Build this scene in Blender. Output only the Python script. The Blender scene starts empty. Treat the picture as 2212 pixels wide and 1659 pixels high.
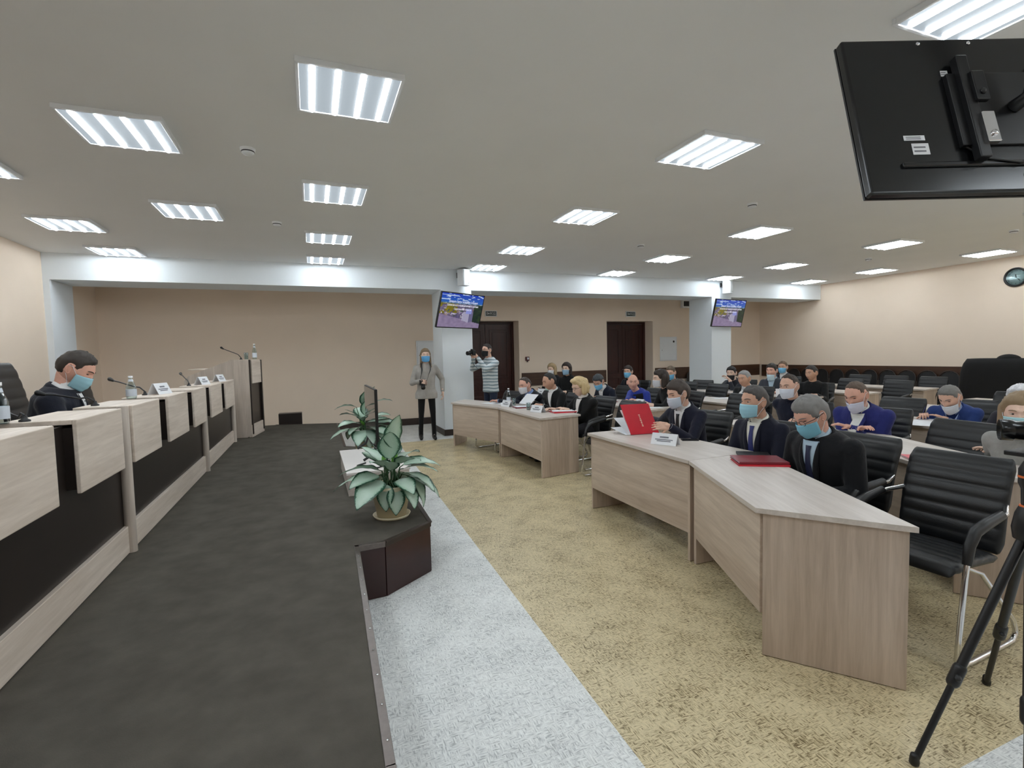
import bpy, bmesh, math, random
from mathutils import Vector, Matrix, noise
from mathutils.bvhtree import BVHTree
V = Vector
R = math.radians
random.seed(7)
scene = bpy.context.scene
COL = scene.collection

# ------------------------------------------------------------------ camera
F, CX, CY, EYE = 1086.7, 1106.0, 829.5, 1.53          # focal length and centre in 2212x1659 pixels
PITCH, ROLL, YAW = R(3.30), R(-1.336), R(21.588)
fw = V((math.sin(YAW)*math.cos(PITCH), math.cos(YAW)*math.cos(PITCH), -math.sin(PITCH)))
rt0 = V((math.cos(YAW), -math.sin(YAW), 0)); up0 = rt0.cross(fw)
rt = rt0*math.cos(ROLL) + up0*math.sin(ROLL); up = up0*math.cos(ROLL) - rt0*math.sin(ROLL)
cam = bpy.data.objects.new('camera', bpy.data.cameras.new('camera'))
COL.objects.link(cam)
cam.matrix_world = Matrix(((rt.x, up.x, -fw.x, 0), (rt.y, up.y, -fw.y, 0), (rt.z, up.z, -fw.z, EYE), (0, 0, 0, 1)))
cam.data.sensor_width = 36; cam.data.lens = F/2212*36; cam.data.clip_start = 0.05
scene.camera = cam
EYEP = V((0, 0, EYE))
def ray(x, y): return rt*((x-CX)/F) - up*((y-CY)/F) + fw
def atx(x, y, X): d = ray(x, y); return EYEP + d*(X/d.x)
def aty(x, y, Y): d = ray(x, y); return EYEP + d*(Y/d.y)
def atz(x, y, Z): d = ray(x, y); return EYEP + d*((Z-EYE)/d.z)

# ------------------------------------------------------------------ world, exposure
w = bpy.data.worlds.new('world'); scene.world = w; w.use_nodes = True
w.node_tree.nodes['Background'].inputs[0].default_value = (0.6, 0.65, 0.7, 1)
w.node_tree.nodes['Background'].inputs[1].default_value = 0.05
vs = scene.view_settings
vs.view_transform = 'Standard'; vs.look = 'None'; vs.gamma = 1; vs.exposure = 0.44; vs.use_curve_mapping = False
scene.cycles.use_light_tree = False; scene.cycles.max_bounces = 7; scene.cycles.diffuse_bounces = 5; scene.cycles.glossy_bounces = 3; scene.cycles.transmission_bounces = 6
scene.cycles.caustics_reflective = False; scene.cycles.caustics_refractive = False
LED = 29.5            # radiance of the LED strips in the ceiling panels
DIFF = 0.34            # radiance of the diffuser between them

# ------------------------------------------------------------------ materials
MATS = {}
def new_mat(name):
    m = bpy.data.materials.new(name); m.use_nodes = True
    nt = m.node_tree; b = nt.nodes['Principled BSDF']
    MATS[name] = m
    return m, nt, b
def lin(c): return tuple(((x/255)/12.92 if x/255 <= .04045 else ((x/255+.055)/1.055)**2.4) for x in c) + (1,)
def mul(c, k): return (min(c[0]*k, 1), min(c[1]*k, 1), min(c[2]*k, 1), 1)
def tex_noise(nt, scale, detail=3, vec=None, rough=.5):
    n = nt.nodes.new('ShaderNodeTexNoise'); n.inputs['Scale'].default_value = scale
    n.inputs['Detail'].default_value = detail; n.inputs['Roughness'].default_value = rough
    if vec: nt.links.new(vec, n.inputs['Vector'])
    return n
def ramp(nt, fac, stops):
    r = nt.nodes.new('ShaderNodeValToRGB'); e = r.color_ramp.elements
    while len(e) < len(stops): e.new(.5)
    for q, (p, c) in zip(e, stops): q.position = p; q.color = c
    nt.links.new(fac, r.inputs['Fac']); return r
def objvec(nt, scale=(1, 1, 1), rot=(0, 0, 0)):
    t = nt.nodes.new('ShaderNodeTexCoord'); mp = nt.nodes.new('ShaderNodeMapping')
    mp.inputs['Scale'].default_value = scale; mp.inputs['Rotation'].default_value = rot
    nt.links.new(t.outputs['Object'], mp.inputs['Vector']); return mp.outputs['Vector']
def bump(nt, b, h, strength=.2, dist=.01):
    n = nt.nodes.new('ShaderNodeBump'); n.inputs['Strength'].default_value = strength; n.inputs['Distance'].default_value = dist
    nt.links.new(h, n.inputs['Height']); nt.links.new(n.outputs['Normal'], b.inputs['Normal'])
def mat(name, rgb, rough=.5, metal=0, var=0, vs=4, bmp=0, bs=80, bd=.004, spec=.5, sheen=0):
    if name in MATS: return MATS[name]
    m, nt, b = new_mat(name); c = lin(rgb)
    b.inputs['Base Color'].default_value = c; b.inputs['Roughness'].default_value = rough; b.inputs['Metallic'].default_value = metal
    b.inputs['Specular IOR Level'].default_value = spec
    if sheen: b.inputs['Sheen Weight'].default_value = sheen
    vec = objvec(nt) if (var or bmp) else None
    if var:
        n = tex_noise(nt, vs, 5, vec); r = ramp(nt, n.outputs['Fac'], [(.3, mul(c, 1-var)), (.7, mul(c, 1+var))])
        nt.links.new(r.outputs['Color'], b.inputs['Base Color'])
    if bmp:
        n = tex_noise(nt, bs, 4, vec); bump(nt, b, n.outputs['Fac'], bmp, bd)
    return m
def glass(name, rgb=(226, 236, 236)):
    m, nt, b = new_mat(name); out = nt.nodes['Material Output']
    tr = nt.nodes.new('ShaderNodeBsdfTransparent'); tr.inputs['Color'].default_value = lin(rgb)
    gl = nt.nodes.new('ShaderNodeBsdfGlossy'); gl.inputs['Roughness'].default_value = .05
    lw = nt.nodes.new('ShaderNodeLayerWeight'); lw.inputs['Blend'].default_value = .25
    mx = nt.nodes.new('ShaderNodeMixShader'); nt.links.new(lw.outputs['Facing'], mx.inputs['Fac'])
    nt.links.new(tr.outputs['BSDF'], mx.inputs[1]); nt.links.new(gl.outputs['BSDF'], mx.inputs[2]); nt.links.new(mx.outputs['Shader'], out.inputs['Surface'])
    return m
def emis(name, rgb, strength):
    m, nt, b = new_mat(name)
    b.inputs['Base Color'].default_value = (.7, .7, .7, 1); b.inputs['Roughness'].default_value = .4
    b.inputs['Emission Color'].default_value = rgb + (1,); b.inputs['Emission Strength'].default_value = strength
    return m
def wood(name, dark, light, axis='y', rough=.45, scl=1.0):
    m, nt, b = new_mat(name); d, l = lin(dark), lin(light)
    long, cross = 1.6*scl, 26*scl
    s = {'x': (long, cross, cross), 'y': (cross, long, cross), 'z': (cross, cross, long)}[axis]
    v1 = objvec(nt, s); n1 = tex_noise(nt, 1.0, 6, v1, .62); n1.inputs['Distortion'].default_value = .6
    s2 = tuple(q*.18 for q in s); n2 = tex_noise(nt, 1.0, 3, objvec(nt, s2), .5); n2.inputs['Distortion'].default_value = 1.2
    s3 = tuple(q*3.2 for q in s); n3 = tex_noise(nt, 1.0, 2, objvec(nt, s3), .5)
    a = nt.nodes.new('ShaderNodeMath'); a.operation = 'ADD'; nt.links.new(n1.outputs['Fac'], a.inputs[0]); nt.links.new(n2.outputs['Fac'], a.inputs[1])
    a2 = nt.nodes.new('ShaderNodeMath'); a2.operation = 'MULTIPLY_ADD'; a2.inputs[1].default_value = .35
    nt.links.new(n3.outputs['Fac'], a2.inputs[0]); nt.links.new(a.outputs[0], a2.inputs[2])
    hf = nt.nodes.new('ShaderNodeMath'); hf.operation = 'MULTIPLY'; hf.inputs[1].default_value = .43; nt.links.new(a2.outputs[0], hf.inputs[0])
    r = ramp(nt, hf.outputs[0], [(.36, d), (.50, tuple((p+q)/2 for p, q in zip(d, l))), (.62, l)])
    nt.links.new(r.outputs['Color'], b.inputs['Base Color']); b.inputs['Roughness'].default_value = rough
    bump(nt, b, n1.outputs['Fac'], .08, .003)
    return m
def floor_mat(name, light, mid, dark, rough):
    m, nt, b = new_mat(name)
    def dash(scale, rot): return tex_noise(nt, 1.0, 3, objvec(nt, scale, (0, 0, R(rot))), .55).outputs['Fac']
    h1, h2 = dash((28, 170, 1), 12), dash((170, 28, 1), 12)
    pick = ramp(nt, tex_noise(nt, 30, 2, objvec(nt)).outputs['Fac'], [(.47, (0, 0, 0, 1)), (.53, (1, 1, 1, 1))])
    mx = nt.nodes.new('ShaderNodeMix'); nt.links.new(pick.outputs['Color'], mx.inputs['Factor'])
    nt.links.new(h1, mx.inputs['A']); nt.links.new(h2, mx.inputs['B'])
    big = tex_noise(nt, 5, 4, objvec(nt)).outputs['Fac']
    a = nt.nodes.new('ShaderNodeMath'); a.operation = 'MULTIPLY_ADD'; a.inputs[1].default_value = .3
    nt.links.new(big, a.inputs[0]); nt.links.new(mx.outputs['Result'], a.inputs[2])
    r = ramp(nt, a.outputs[0], [(.50, lin(dark)), (.585, lin(mid)), (.66, lin(light)), (.78, mul(lin(light), 1.15))])
    nt.links.new(r.outputs['Color'], b.inputs['Base Color']); b.inputs['Roughness'].default_value = rough
    b.inputs['Specular IOR Level'].default_value = .35
    return m
def attr_mat(name, layer, rough=.5, emit=0):
    m, nt, b = new_mat(name); a = nt.nodes.new('ShaderNodeAttribute'); a.attribute_name = layer
    nt.links.new(a.outputs['Color'], b.inputs['Emission Color' if emit else 'Base Color'])
    if emit: b.inputs['Emission Strength'].default_value = emit; b.inputs['Base Color'].default_value = (.01, .01, .012, 1)
    b.inputs['Roughness'].default_value = rough
    return m
M_wall = mat('wall_paint', (239, 221, 202), .85, var=.015, vs=2, bmp=.06, bs=160)
M_white = mat('white_paint', (232, 238, 242), .8, var=.01, vs=2, bmp=.05, bs=160)
M_ceil = mat('ceiling_paint', (246, 247, 247), .9, var=.012, vs=1.5)
M_carpet = mat('stage_carpet', (86, 82, 75), .95, var=.16, vs=7, bmp=.5, bs=260, bd=.004, spec=.1)
M_grey = floor_mat('grey_linoleum', (226, 228, 226), (212, 214, 213), (172, 175, 175), .42)
M_tan = floor_mat('tan_linoleum', (208, 193, 156), (182, 165, 128), (114, 97, 66), .36)
M_mahog = mat('mahogany_board', (52, 26, 24), .28, var=.25, vs=3)
M_dkbase = mat('dark_baseboard', (52, 40, 34), .45, var=.12, vs=8)
M_rail = wood('brown_rail_wood', (52, 32, 20), (84, 54, 34), 'y', .5)
M_rail_x = wood('brown_rail_wood_x', (52, 32, 20), (84, 54, 34), 'x', .5)
M_door = wood('dark_door_wood', (40, 14, 10), (62, 26, 18), 'z', .38)
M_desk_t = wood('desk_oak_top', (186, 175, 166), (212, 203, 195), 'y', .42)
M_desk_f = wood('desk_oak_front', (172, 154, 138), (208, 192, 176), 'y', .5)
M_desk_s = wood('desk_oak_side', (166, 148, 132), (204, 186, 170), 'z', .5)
M_dais = wood('dais_oak', (200, 185, 170), (232, 219, 206), 'y', .5)
M_dais_v = wood('dais_oak_vertical', (168, 156, 144), (206, 194, 182), 'z', .5)
M_dark = mat('dark_brown_laminate', (34, 27, 24), .35, var=.1, vs=6)
M_leather = mat('black_leather', (22, 23, 25), .40, var=.15, vs=20, bmp=.25, bs=220, bd=.002)
M_blackp = mat('black_plastic', (20, 20, 22), .4, var=.1, vs=30)
M_tvback = mat('glossy_black_plastic', (15, 16, 18), .22, var=.1, vs=10)
M_chrome = mat('chrome', (225, 225, 228), .12, 1)
M_alu = mat('aluminium_edge', (120, 112, 108), .35, .9, var=.1, vs=40)
M_whitep = mat('white_plastic', (232, 234, 236), .45, var=.02)
M_paper = mat('white_paper', (232, 234, 238), .8, var=.02, vs=10)
M_ink = mat('grey_ink', (120, 122, 130), .8)
M_red = mat('red_folder', (206, 30, 50), .4, var=.06, vs=12)
M_dred = mat('burgundy_folder', (128, 26, 44), .4, var=.06, vs=12)
M_pot = mat('cream_pot', (236, 224, 194), .42, var=.04, vs=8)
M_soil = mat('soil', (48, 36, 26), .95, var=.3, vs=40, bmp=.8, bs=90)
M_stem = mat('plant_stem', (58, 92, 58), .5, var=.15, vs=20)
M_glass = glass('clear_glass')
M_cap = mat('bottle_cap_white', (230, 230, 232), .5)
M_strip = emis('led_strip_light', (.86, .94, 1.0), LED)
M_diff = emis('led_diffuser', (.78, .90, 1.0), DIFF); M_diff.node_tree.nodes['Principled BSDF'].inputs['Base Color'].default_value = (.05, .05, .05, 1); M_diff.node_tree.nodes['Principled BSDF'].inputs['Specular IOR Level'].default_value = .1
M_orange = mat('orange_ring', (220, 110, 50), .5)
M_gold = mat('gold_print', (240, 214, 190), .5)

# ------------------------------------------------------------------ mesh helpers
class MB:
    def __init__(s): s.v = []; s.f = []; s.m = []; s.s = []
    def add(s, vs, fs, m=0, smooth=False, mtx=None):
        o = len(s.v)
        s.v += [(mtx @ V(p)) if mtx else V(p) for p in vs]
        for f in fs: s.f.append([o+i for i in f]); s.m.append(m); s.s.append(smooth)
        return s
    def box(s, c, d, rz=0, m=0, mtx=None):
        x, y, z = d[0]/2, d[1]/2, d[2]/2
        T = Matrix.Translation(c) @ Matrix.Rotation(rz, 4, 'Z')
        if mtx: T = mtx @ T
        return s.add([(a*x, b*y, e*z) for a, b, e in ((-1,-1,-1),(1,-1,-1),(1,1,-1),(-1,1,-1),(-1,-1,1),(1,-1,1),(1,1,1),(-1,1,1))],
                     [(3,2,1,0),(4,5,6,7),(0,1,5,4),(1,2,6,5),(2,3,7,6),(3,0,4,7)], m, False, T)
    def prism(s, poly, z0, z1, m=0, mtx=None, smooth=False):
        a = sum(poly[i][0]*poly[(i+1) % len(poly)][1]-poly[(i+1) % len(poly)][0]*poly[i][1] for i in range(len(poly)))
        if a < 0: poly = poly[::-1]
        n = len(poly)
        s.add([(p[0], p[1], z0) for p in poly]+[(p[0], p[1], z1) for p in poly], [list(range(n))[::-1], list(range(n, 2*n))], m, False, mtx)
        s.add([(p[0], p[1], z0) for p in poly]+[(p[0], p[1], z1) for p in poly], [(i, (i+1) % n, n+(i+1) % n, n+i) for i in range(n)], m, smooth, mtx)
        return s
    def tube(s, pts, r, n=8, m=0, mtx=None, closed=False, squash=1.0):
        pts = [V(p) for p in pts]; k = len(pts)
        rs = r if isinstance(r, (list, tuple)) else [r]*k
        tg = []
        for i in range(k):
            a, b = (pts[i-1], pts[(i+1) % k]) if closed else (pts[max(i-1, 0)], pts[min(i+1, k-1)])
            tg.append((b-a).normalized())
        nrm = tg[0].orthogonal().normalized(); vs = []
        for i in range(k):
            nrm = (nrm - tg[i]*nrm.dot(tg[i])).normalized(); bn = tg[i].cross(nrm)
            for j in range(n):
                t = 2*math.pi*j/n; vs.append(pts[i]+(nrm*math.cos(t)+bn*math.sin(t)*squash)*rs[i])
        fs = []
        for i in range(k if closed else k-1):
            for j in range(n):
                a, b = i*n+j, i*n+(j+1) % n; i2 = (i+1) % k
                fs.append((a, b, i2*n+(j+1) % n, i2*n+j))
        s.add(vs, fs, m, True, mtx)
        if not closed: s.add(vs[:n], [list(range(n))[::-1]], m, False, mtx); s.add(vs[-n:], [list(range(n))], m, False, mtx)
        return s
    def capsule(s, a, b, r1, r2, n=12, m=0, mtx=None):
        a, b = V(a), V(b); d = (b-a); L = d.length
        if L < 1e-6: d = V((0, 0, 1))
        d.normalize(); pts = []; rs = []
        for i in range(4): t = i/4*math.pi/2; pts.append(a-d*r1*math.cos(t)*.999); rs.append(max(r1*math.sin(t), r1*.08))
        for i in range(5): pts.append(a+(b-a)*(i/4)); rs.append(r1+(r2-r1)*i/4)
        for i in range(3, -1, -1): t = i/4*math.pi/2; pts.append(b+d*r2*math.cos(t)*.999); rs.append(max(r2*math.sin(t), r2*.08))
        return s.tube(pts, rs, n, m, mtx)
    def ell(s, c, r, nu=20, nv=12, m=0, mtx=None):
        vs = [(c[0], c[1], c[2]-r[2])]; fs = []
        for i in range(1, nv):
            p = -math.pi/2+math.pi*i/nv
            for j in range(nu): t = 2*math.pi*j/nu; vs.append((c[0]+r[0]*math.cos(p)*math.cos(t), c[1]+r[1]*math.cos(p)*math.sin(t), c[2]+r[2]*math.sin(p)))
        vs.append((c[0], c[1], c[2]+r[2])); top = len(vs)-1
        for j in range(nu): fs.append((0, 1+(j+1) % nu, 1+j)); fs.append((top, 1+(nv-2)*nu+j, 1+(nv-2)*nu+(j+1) % nu))
        for i in range(nv-2):
            for j in range(nu): a = 1+i*nu+j; b = 1+i*nu+(j+1) % nu; fs.append((a, b, b+nu, a+nu))
        return s.add(vs, fs, m, True, mtx)
    def lathe(s, prof, n=20, m=0, mtx=None, c=(0, 0, 0)):
        vs = []; fs = []; k = len(prof)
        for r, z in prof:
            for j in range(n): t = 2*math.pi*j/n; vs.append((c[0]+r*math.cos(t), c[1]+r*math.sin(t), c[2]+z))
        for i in range(k-1):
            for j in range(n): a = i*n+j; b = i*n+(j+1) % n; fs.append((a, b, b+n, a+n))
        if prof[0][0] > 1e-4: s.add(vs[:n], [list(range(n))[::-1]], m, False, mtx)
        if prof[-1][0] > 1e-4: s.add(vs[-n:], [list(range(n))], m, False, mtx)
        return s.add(vs, fs, m, True, mtx)
    def loft(s, rings, m=0, mtx=None, caps=True):
        n = len(rings[0]); vs = [p for r in rings for p in r]; fs = []
        for i in range(len(rings)-1):
            for j in range(n): a = i*n+j; b = i*n+(j+1) % n; fs.append((a, b, b+n, a+n))
        if caps: fs += [list(range(n))[::-1], list(range((len(rings)-1)*n, len(rings)*n))]
        return s.add(vs, fs, m, True, mtx)
    def mesh(s, name):
        me = bpy.data.meshes.new(name); me.from_pydata([tuple(p) for p in s.v], [], s.f)
        me.polygons.foreach_set('material_index', s.m); me.polygons.foreach_set('use_smooth', s.s); me.update()
        return me
    def build(s, name, mats, parent=None, bevel=0, segs=2):
        o = link(name, s.mesh(name), mats, parent)
        if bevel:
            b = o.modifiers.new('bevel', 'BEVEL'); b.width = bevel; b.segments = segs; b.limit_method = 'ANGLE'; b.angle_limit = R(40)
        return o
def link(name, me, mats=None, parent=None):
    o = bpy.data.objects.new(name, me); COL.objects.link(o)
    if mats is not None and not me.materials:
        for m in (mats if isinstance(mats, (list, tuple)) else [mats]): me.materials.append(m)
    if parent: o.parent = parent
    return o
def thing(name, label, cat, loc=(0, 0, 0), rz=0, group=None):
    o = bpy.data.objects.new(name, None); COL.objects.link(o); o.empty_display_size = .1
    o.location = loc; o.rotation_euler = (0, 0, rz); return tag(o, label, cat, group)
def tag(o, label, cat, group=None):
    o['label'] = label; o['category'] = cat
    if group: o['group'] = group
    return o
def struct(o, label=None):
    o['kind'] = 'structure'
    if label: o['label'] = label
    return o
def dup(root, loc=None, rz=None, label=None):
    r = root.copy(); COL.objects.link(r)
    if loc is not None: r.location = loc
    if rz is not None: r.rotation_euler = (0, 0, rz)
    if label: r['label'] = label
    for ch in root.children:
        c = ch.copy(); COL.objects.link(c); c.parent = r
        for g in ch.children: d = g.copy(); COL.objects.link(d); d.parent = c
    return r
def text_mesh(name, body, size, mtx, m, parent, extrude=.0004, align='CENTER', width=None):
    cu = bpy.data.curves.new(name, 'FONT'); cu.body = body; cu.size = size; cu.extrude = extrude; cu.align_x = align; cu.align_y = 'CENTER'; cu.resolution_u = 2
    t = bpy.data.objects.new(name, cu); COL.objects.link(t)
    me = bpy.data.meshes.new_from_object(t.evaluated_get(bpy.context.evaluated_depsgraph_get()))
    bpy.data.objects.remove(t); bpy.data.curves.remove(cu)
    if width:
        xs = [v.co.x for v in me.vertices]; k = width/(max(xs)-min(xs)); mtx = mtx @ Matrix.Diagonal((k, 1, 1, 1))
    me.transform(mtx); return link(name, me, m, parent)
def frame(o, x, y, z):     # matrix from origin and axes
    return Matrix(((x[0], y[0], z[0], o[0]), (x[1], y[1], z[1], o[1]), (x[2], y[2], z[2], o[2]), (0, 0, 0, 1)))
ORD = ['first', 'second', 'third', 'fourth', 'fifth', 'sixth', 'seventh', 'eighth', 'ninth', 'tenth']

# ------------------------------------------------------------------ room
XL, XR, YB, YF, ZC = -3.62, 12.58, 11.4, -4.0, 3.19
YP0, YP1, ZBEAM = 9.45, 10.22, 2.80
HS = 0.36                                                # stage height
b = MB()
T0, T1 = [(1.06, 1.03), (XR, 1.03), (XR, 9.1), (1.38, 9.1)], None
b.add([(XL, YF, 0), (XR, YF, 0), (XR, 1.03, 0), (1.06, 1.03, 0), (1.38, 9.1, 0), (XR, 9.1, 0), (XR, YB+.6, 0), (XL, YB+.6, 0)],
      [(0, 1, 2, 3), (4, 5, 6, 7), (0, 3, 4, 7)], 0)
b.add([(1.06, 1.03, 0), (XR, 1.03, 0), (XR, 9.1, 0), (1.38, 9.1, 0)], [(0, 1, 2, 3)], 1)
b.add([(XL, YF, -.15), (XR, YF, -.15), (XR, YB+.6, -.15), (XL, YB+.6, -.15)], [(0, 3, 2, 1)], 0)
struct(b.build('floor', [M_grey, M_tan]), 'speckled linoleum floor, tan field with pale grey borders')
struct(MB().box(((XL+XR)/2, (YF+YB)/2, ZC+.06), (XR-XL+.4, YB-YF+.4, .12)).build('ceiling', M_ceil), 'plain matt grey-white ceiling')
struct(MB().box((XL-.1, (YF+YB)/2, ZC/2), (.2, YB-YF+.4, ZC)).build('wall_left', M_wall), 'cream wall behind the raised desk')
struct(MB().box((XR+.1, (YF+YB)/2, ZC/2), (.2, YB-YF+.4, ZC)).build('wall_right', M_wall), 'long cream wall with the clock')
struct(MB().box(((XL+XR)/2, YF-.1, ZC/2), (XR-XL+.4, .2, ZC)).build('wall_front', M_wall), 'cream wall behind the photographer')
DOORS = [(3.24, 4.72), (7.22, 8.68)]; ZD = 2.36; YD = YB+.35
b = MB(); xs = [XL] + [q for d in DOORS for q in d] + [XR]
for i in range(0, len(xs), 2): b.box(((xs[i]+xs[i+1])/2, YB+.25, ZC/2), (xs[i+1]-xs[i], .5, ZC))
for d in DOORS: b.box(((d[0]+d[1])/2, YB+.25, (ZD+ZC)/2), (d[1]-d[0], .5, ZC-ZD))
struct(b.build('wall_back', M_wall), 'cream back wall with two deep door recesses')
# ceiling beam and pillars
struct(MB().box(((XL+XR)/2, (YP0+YP1)/2, (ZBEAM+ZC)/2), (XR-XL, YP1-YP0, ZC-ZBEAM)).build('trim_1', M_white), 'white ceiling beam spanning the room')
PILL = [(2.33, 2.93), (8.90, 9.50)]
for k, (a, c) in enumerate(PILL):
    p = struct(MB().box(((a+c)/2, (YP0+YP1)/2, ZBEAM/2), (c-a, YP1-YP0, ZBEAM)).build('pillar', M_white), 'square white pillar %s' % ['beside the woman with a camera', 'near the right-hand rows of chairs'][k])
    MB().prism([(a-.015, YP0-.015), (c+.015, YP0-.015), (c+.015, YP1+.015), (a-.015, YP1+.015)], .001, .12).build('baseboard', M_dkbase, p, .004)
struct(MB().box((XL+.04, (YP0+YP1)/2, ZBEAM/2), (.08, YP1-YP0, ZBEAM)).build('trim_2', M_white), 'white pilaster on the left wall under the beam')
# baseboards and wall rail
b = MB(); xs2 = [XL, DOORS[0][0], DOORS[0][1], DOORS[1][0], DOORS[1][1], XR]
for i in range(0, 6, 2): b.box(((xs2[i]+xs2[i+1])/2, YB-.012, .075), (xs2[i+1]-xs2[i], .024, .15))
struct(b.build('baseboard_back', M_dkbase, None, .004), 'dark brown skirting along the back wall')
struct(MB().box((XR-.012, (YF+YB)/2, .075), (.024, YB-YF, .15)).build('baseboard_right', M_dkbase), 'dark brown skirting along the right wall')
for k, (a, c) in enumerate([(DOORS[0][1]+.05, DOORS[1][0]-.04), (DOORS[1][1]+.06, XR-.02)]):
    struct(MB().box(((a+c)/2, YB-.014, .92), (c-a, .026, .32)).build('trim_%d' % (k+3), M_rail_x, None, .005), 'brown wooden chair rail %s' % ['between the two doors', 'right of the second door'][k])
struct(MB().box((XR-.014, 5.3, .9), (.026, 12.0, .34)).build('trim_5', M_rail, None, .005), 'brown wooden chair rail on the right wall')
# doors
def rect_frame(b, x0, x1, z0, z1, y, t, dep, m=0):
    b.box(((x0+x1)/2, y, z0+t/2), (x1-x0, dep, t), 0, m); b.box(((x0+x1)/2, y, z1-t/2), (x1-x0, dep, t), 0, m)
    b.box((x0+t/2, y, (z0+z1)/2), (t, dep, z1-z0-2*t), 0, m); b.box((x1-t/2, y, (z0+z1)/2), (t, dep, z1-z0-2*t), 0, m)
for k, (a, c) in enumerate(DOORS):
    d = bpy.data.objects.new('door_%d' % (k+1), None); COL.objects.link(d); d.location = ((a+c)/2, YD, 0); struct(d, 'dark brown double door %s' % ['behind the standing man', 'behind the bald man'][k])
    hw = (c-a)/2
    fb = MB(); fb.box((-hw+.03, .05, ZD/2), (.06, .12, ZD-.002)); fb.box((hw-.03, .05, ZD/2), (.06, .12, ZD-.002)); fb.box((0, .05, ZD-.03), (2*hw-.12, .12, .058)); fb.build('door_frame', M_door, d, .004)
    for s in (-1, 1):
        x0, x1 = (-hw+.06, -.004) if s < 0 else (.004, hw-.06)
        lf = MB().box(((x0+x1)/2, .05, 1.15), (x1-x0, .045, 2.29)).build('door_leaf', M_door, d, .003)
        for z0, z1 in ((.14, .52), (.62, .86), (.96, 2.16)):
            pb = MB(); rect_frame(pb, x0+.1, x1-.1, z0, z1, .022, .03, .016); pb.box(((x0+x1)/2, .024, (z0+z1)/2), (x1-x0-.34, .01, z1-z0-.14)); pb.build('door_panel', M_door, lf, .005)
        if s > 0:
            h = MB(); h.box((x0+.06, .02, 1.02), (.035, .012, .24)); h.tube([(x0+.06, .02, 1.06), (x0+.06, -.03, 1.06), (x0-.05, -.03, 1.06)], .009, 8); h.build('door_handle', M_chrome, lf)

# ------------------------------------------------------------------ stage
SO = [(XL+.01, YF+.01), (.10, YF+.01), (.15, 1.42), (.20, 3.24), (.38, 3.25), (.72, 3.50), (.74, 4.32), (.74, 6.5), (.53, 6.89), (.35, 7.03), (.37, 9.66), (-.66, 10.05), (XL+.01, 10.05)]
st = thing('stage_platform', 'raised stage covered in dark brown carpet', 'stage'); del st['category']; st['kind'] = 'structure'
MB().prism(SO, .002, HS-.02).build('stage_core', M_mahog, st)
b = MB(); b.prism([(x-.004 if x > 0 else x, y) for x, y in SO], HS-.02, HS); b.build('carpet', M_carpet, st, .004)
for i in range(1, 11):                                    # fascia boards and edge strips
    a, c = V((*SO[i], 0)), V((*SO[i+1], 0)); d = (c-a); L = d.length; d.normalize(); n = V((d.y, -d.x, 0)); mid = (a+c)/2
    ang = math.atan2(d.y, d.x)
    MB().box(mid+n*.006+V((0, 0, .172)), (L, .012, .34), ang).build('fascia_board', M_mahog, st)
    strip = MB().box(mid+n*.010+V((0, 0, HS-.003)), (L+.008, .030, .012), ang).box(mid+n*.016+V((0, 0, HS-.02)), (L+.008, .006, .03), ang).build('edge_strip', M_alu if i in (1, 2, 3) else M_dkbase, st, .002)
    if i in (1, 2):
        for q in range(int(L/.17)):
            p = a+d*(.1+q*.17)+n*.012
            MB().ell((p.x, p.y, HS+.004), (.005, .005, .002), 8, 4).build('screw', M_chrome, strip)
tag(MB().box((-.42, 10.3, .27), (.4, .22, .54)).build('step_box', M_dark, None, .006), 'low dark brown box on the floor behind the lectern', 'box')

# ------------------------------------------------------------------ ceiling lamps
LX = [.28, 3.12, 5.93, 8.82, 11.5]; LY = [-2.6, -.6, 1.45, 3.36, 5.39, 7.36, 8.97]
spots = [(x, y, 'column %s, %s from the beam' % (['above the stage edge', 'above the front desks', 'over the middle desks', 'over the rear desks', 'along the right wall'][i], ORD[6-j])) for i, x in enumerate(LX) for j, y in enumerate(LY)]
spots += [(-1.17, y, 'column over the raised desk, %s from the beam' % ORD[k]) for k, y in enumerate((6.46, 4.4, 2.35, .3))]
spots += [(-2.58, y, 'column along the left wall, %s from the beam' % ORD[k]) for k, y in enumerate((9.03, 7.45, 5.45, 3.4))]
lamp0 = None
for x, y, lab in spots:
    lab = 'square white LED ceiling panel, '+lab
    if lamp0 is None:
        lamp0 = thing('ceiling_light', lab, 'ceiling light', (x, y, ZC), 0, 'LED ceiling panels')
        fb = MB()
        for sx, sy, dx, dy in ((0, -.29, .60, .02), (0, .29, .60, .02), (-.29, 0, .02, .56), (.29, 0, .02, .56)): fb.box((sx, sy, -.016), (dx, dy, .032))
        fb.build('frame', M_whitep, lamp0, .003)
        MB().box((0, 0, -.016), (.562, .562, .02)).build('diffuser', M_diff, lamp0)
        for k in range(4): MB().tube([(-.21+.14*k, -.266, -.023), (-.21+.14*k, .266, -.023)], .019, 8).build('led_strip', M_strip, lamp0)
    else: dup(lamp0, (x, y, ZC), 0, lab)
for k, (px, py) in enumerate([(535, 321), (598, 480), (1625, 440), (1384, 529), (1876, 558), (2190, 497)]):
    p = atz(px, py, ZC)
    t = thing('smoke_detector', 'round white smoke detector on ceiling, '+['largest, near the left lamps', 'small, left of the centre lamps', 'between the TV back and centre lamps', 'just left of the third lamp column', 'above the right wall, far one', 'nearest the right wall clock'][k], 'smoke detector', (p.x, p.y, ZC), 0, 'smoke detectors')
    MB().lathe([(.055, 0), (.055, -.012), (.046, -.02), (.046, -.034), (.03, -.048), (.0001, -.05)], 20).build('housing', M_whitep, t)
    MB().lathe([(.048, -.022), (.0485, -.026), (.048, -.030)], 20).build('vent_ring', M_blackp, t)

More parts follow.
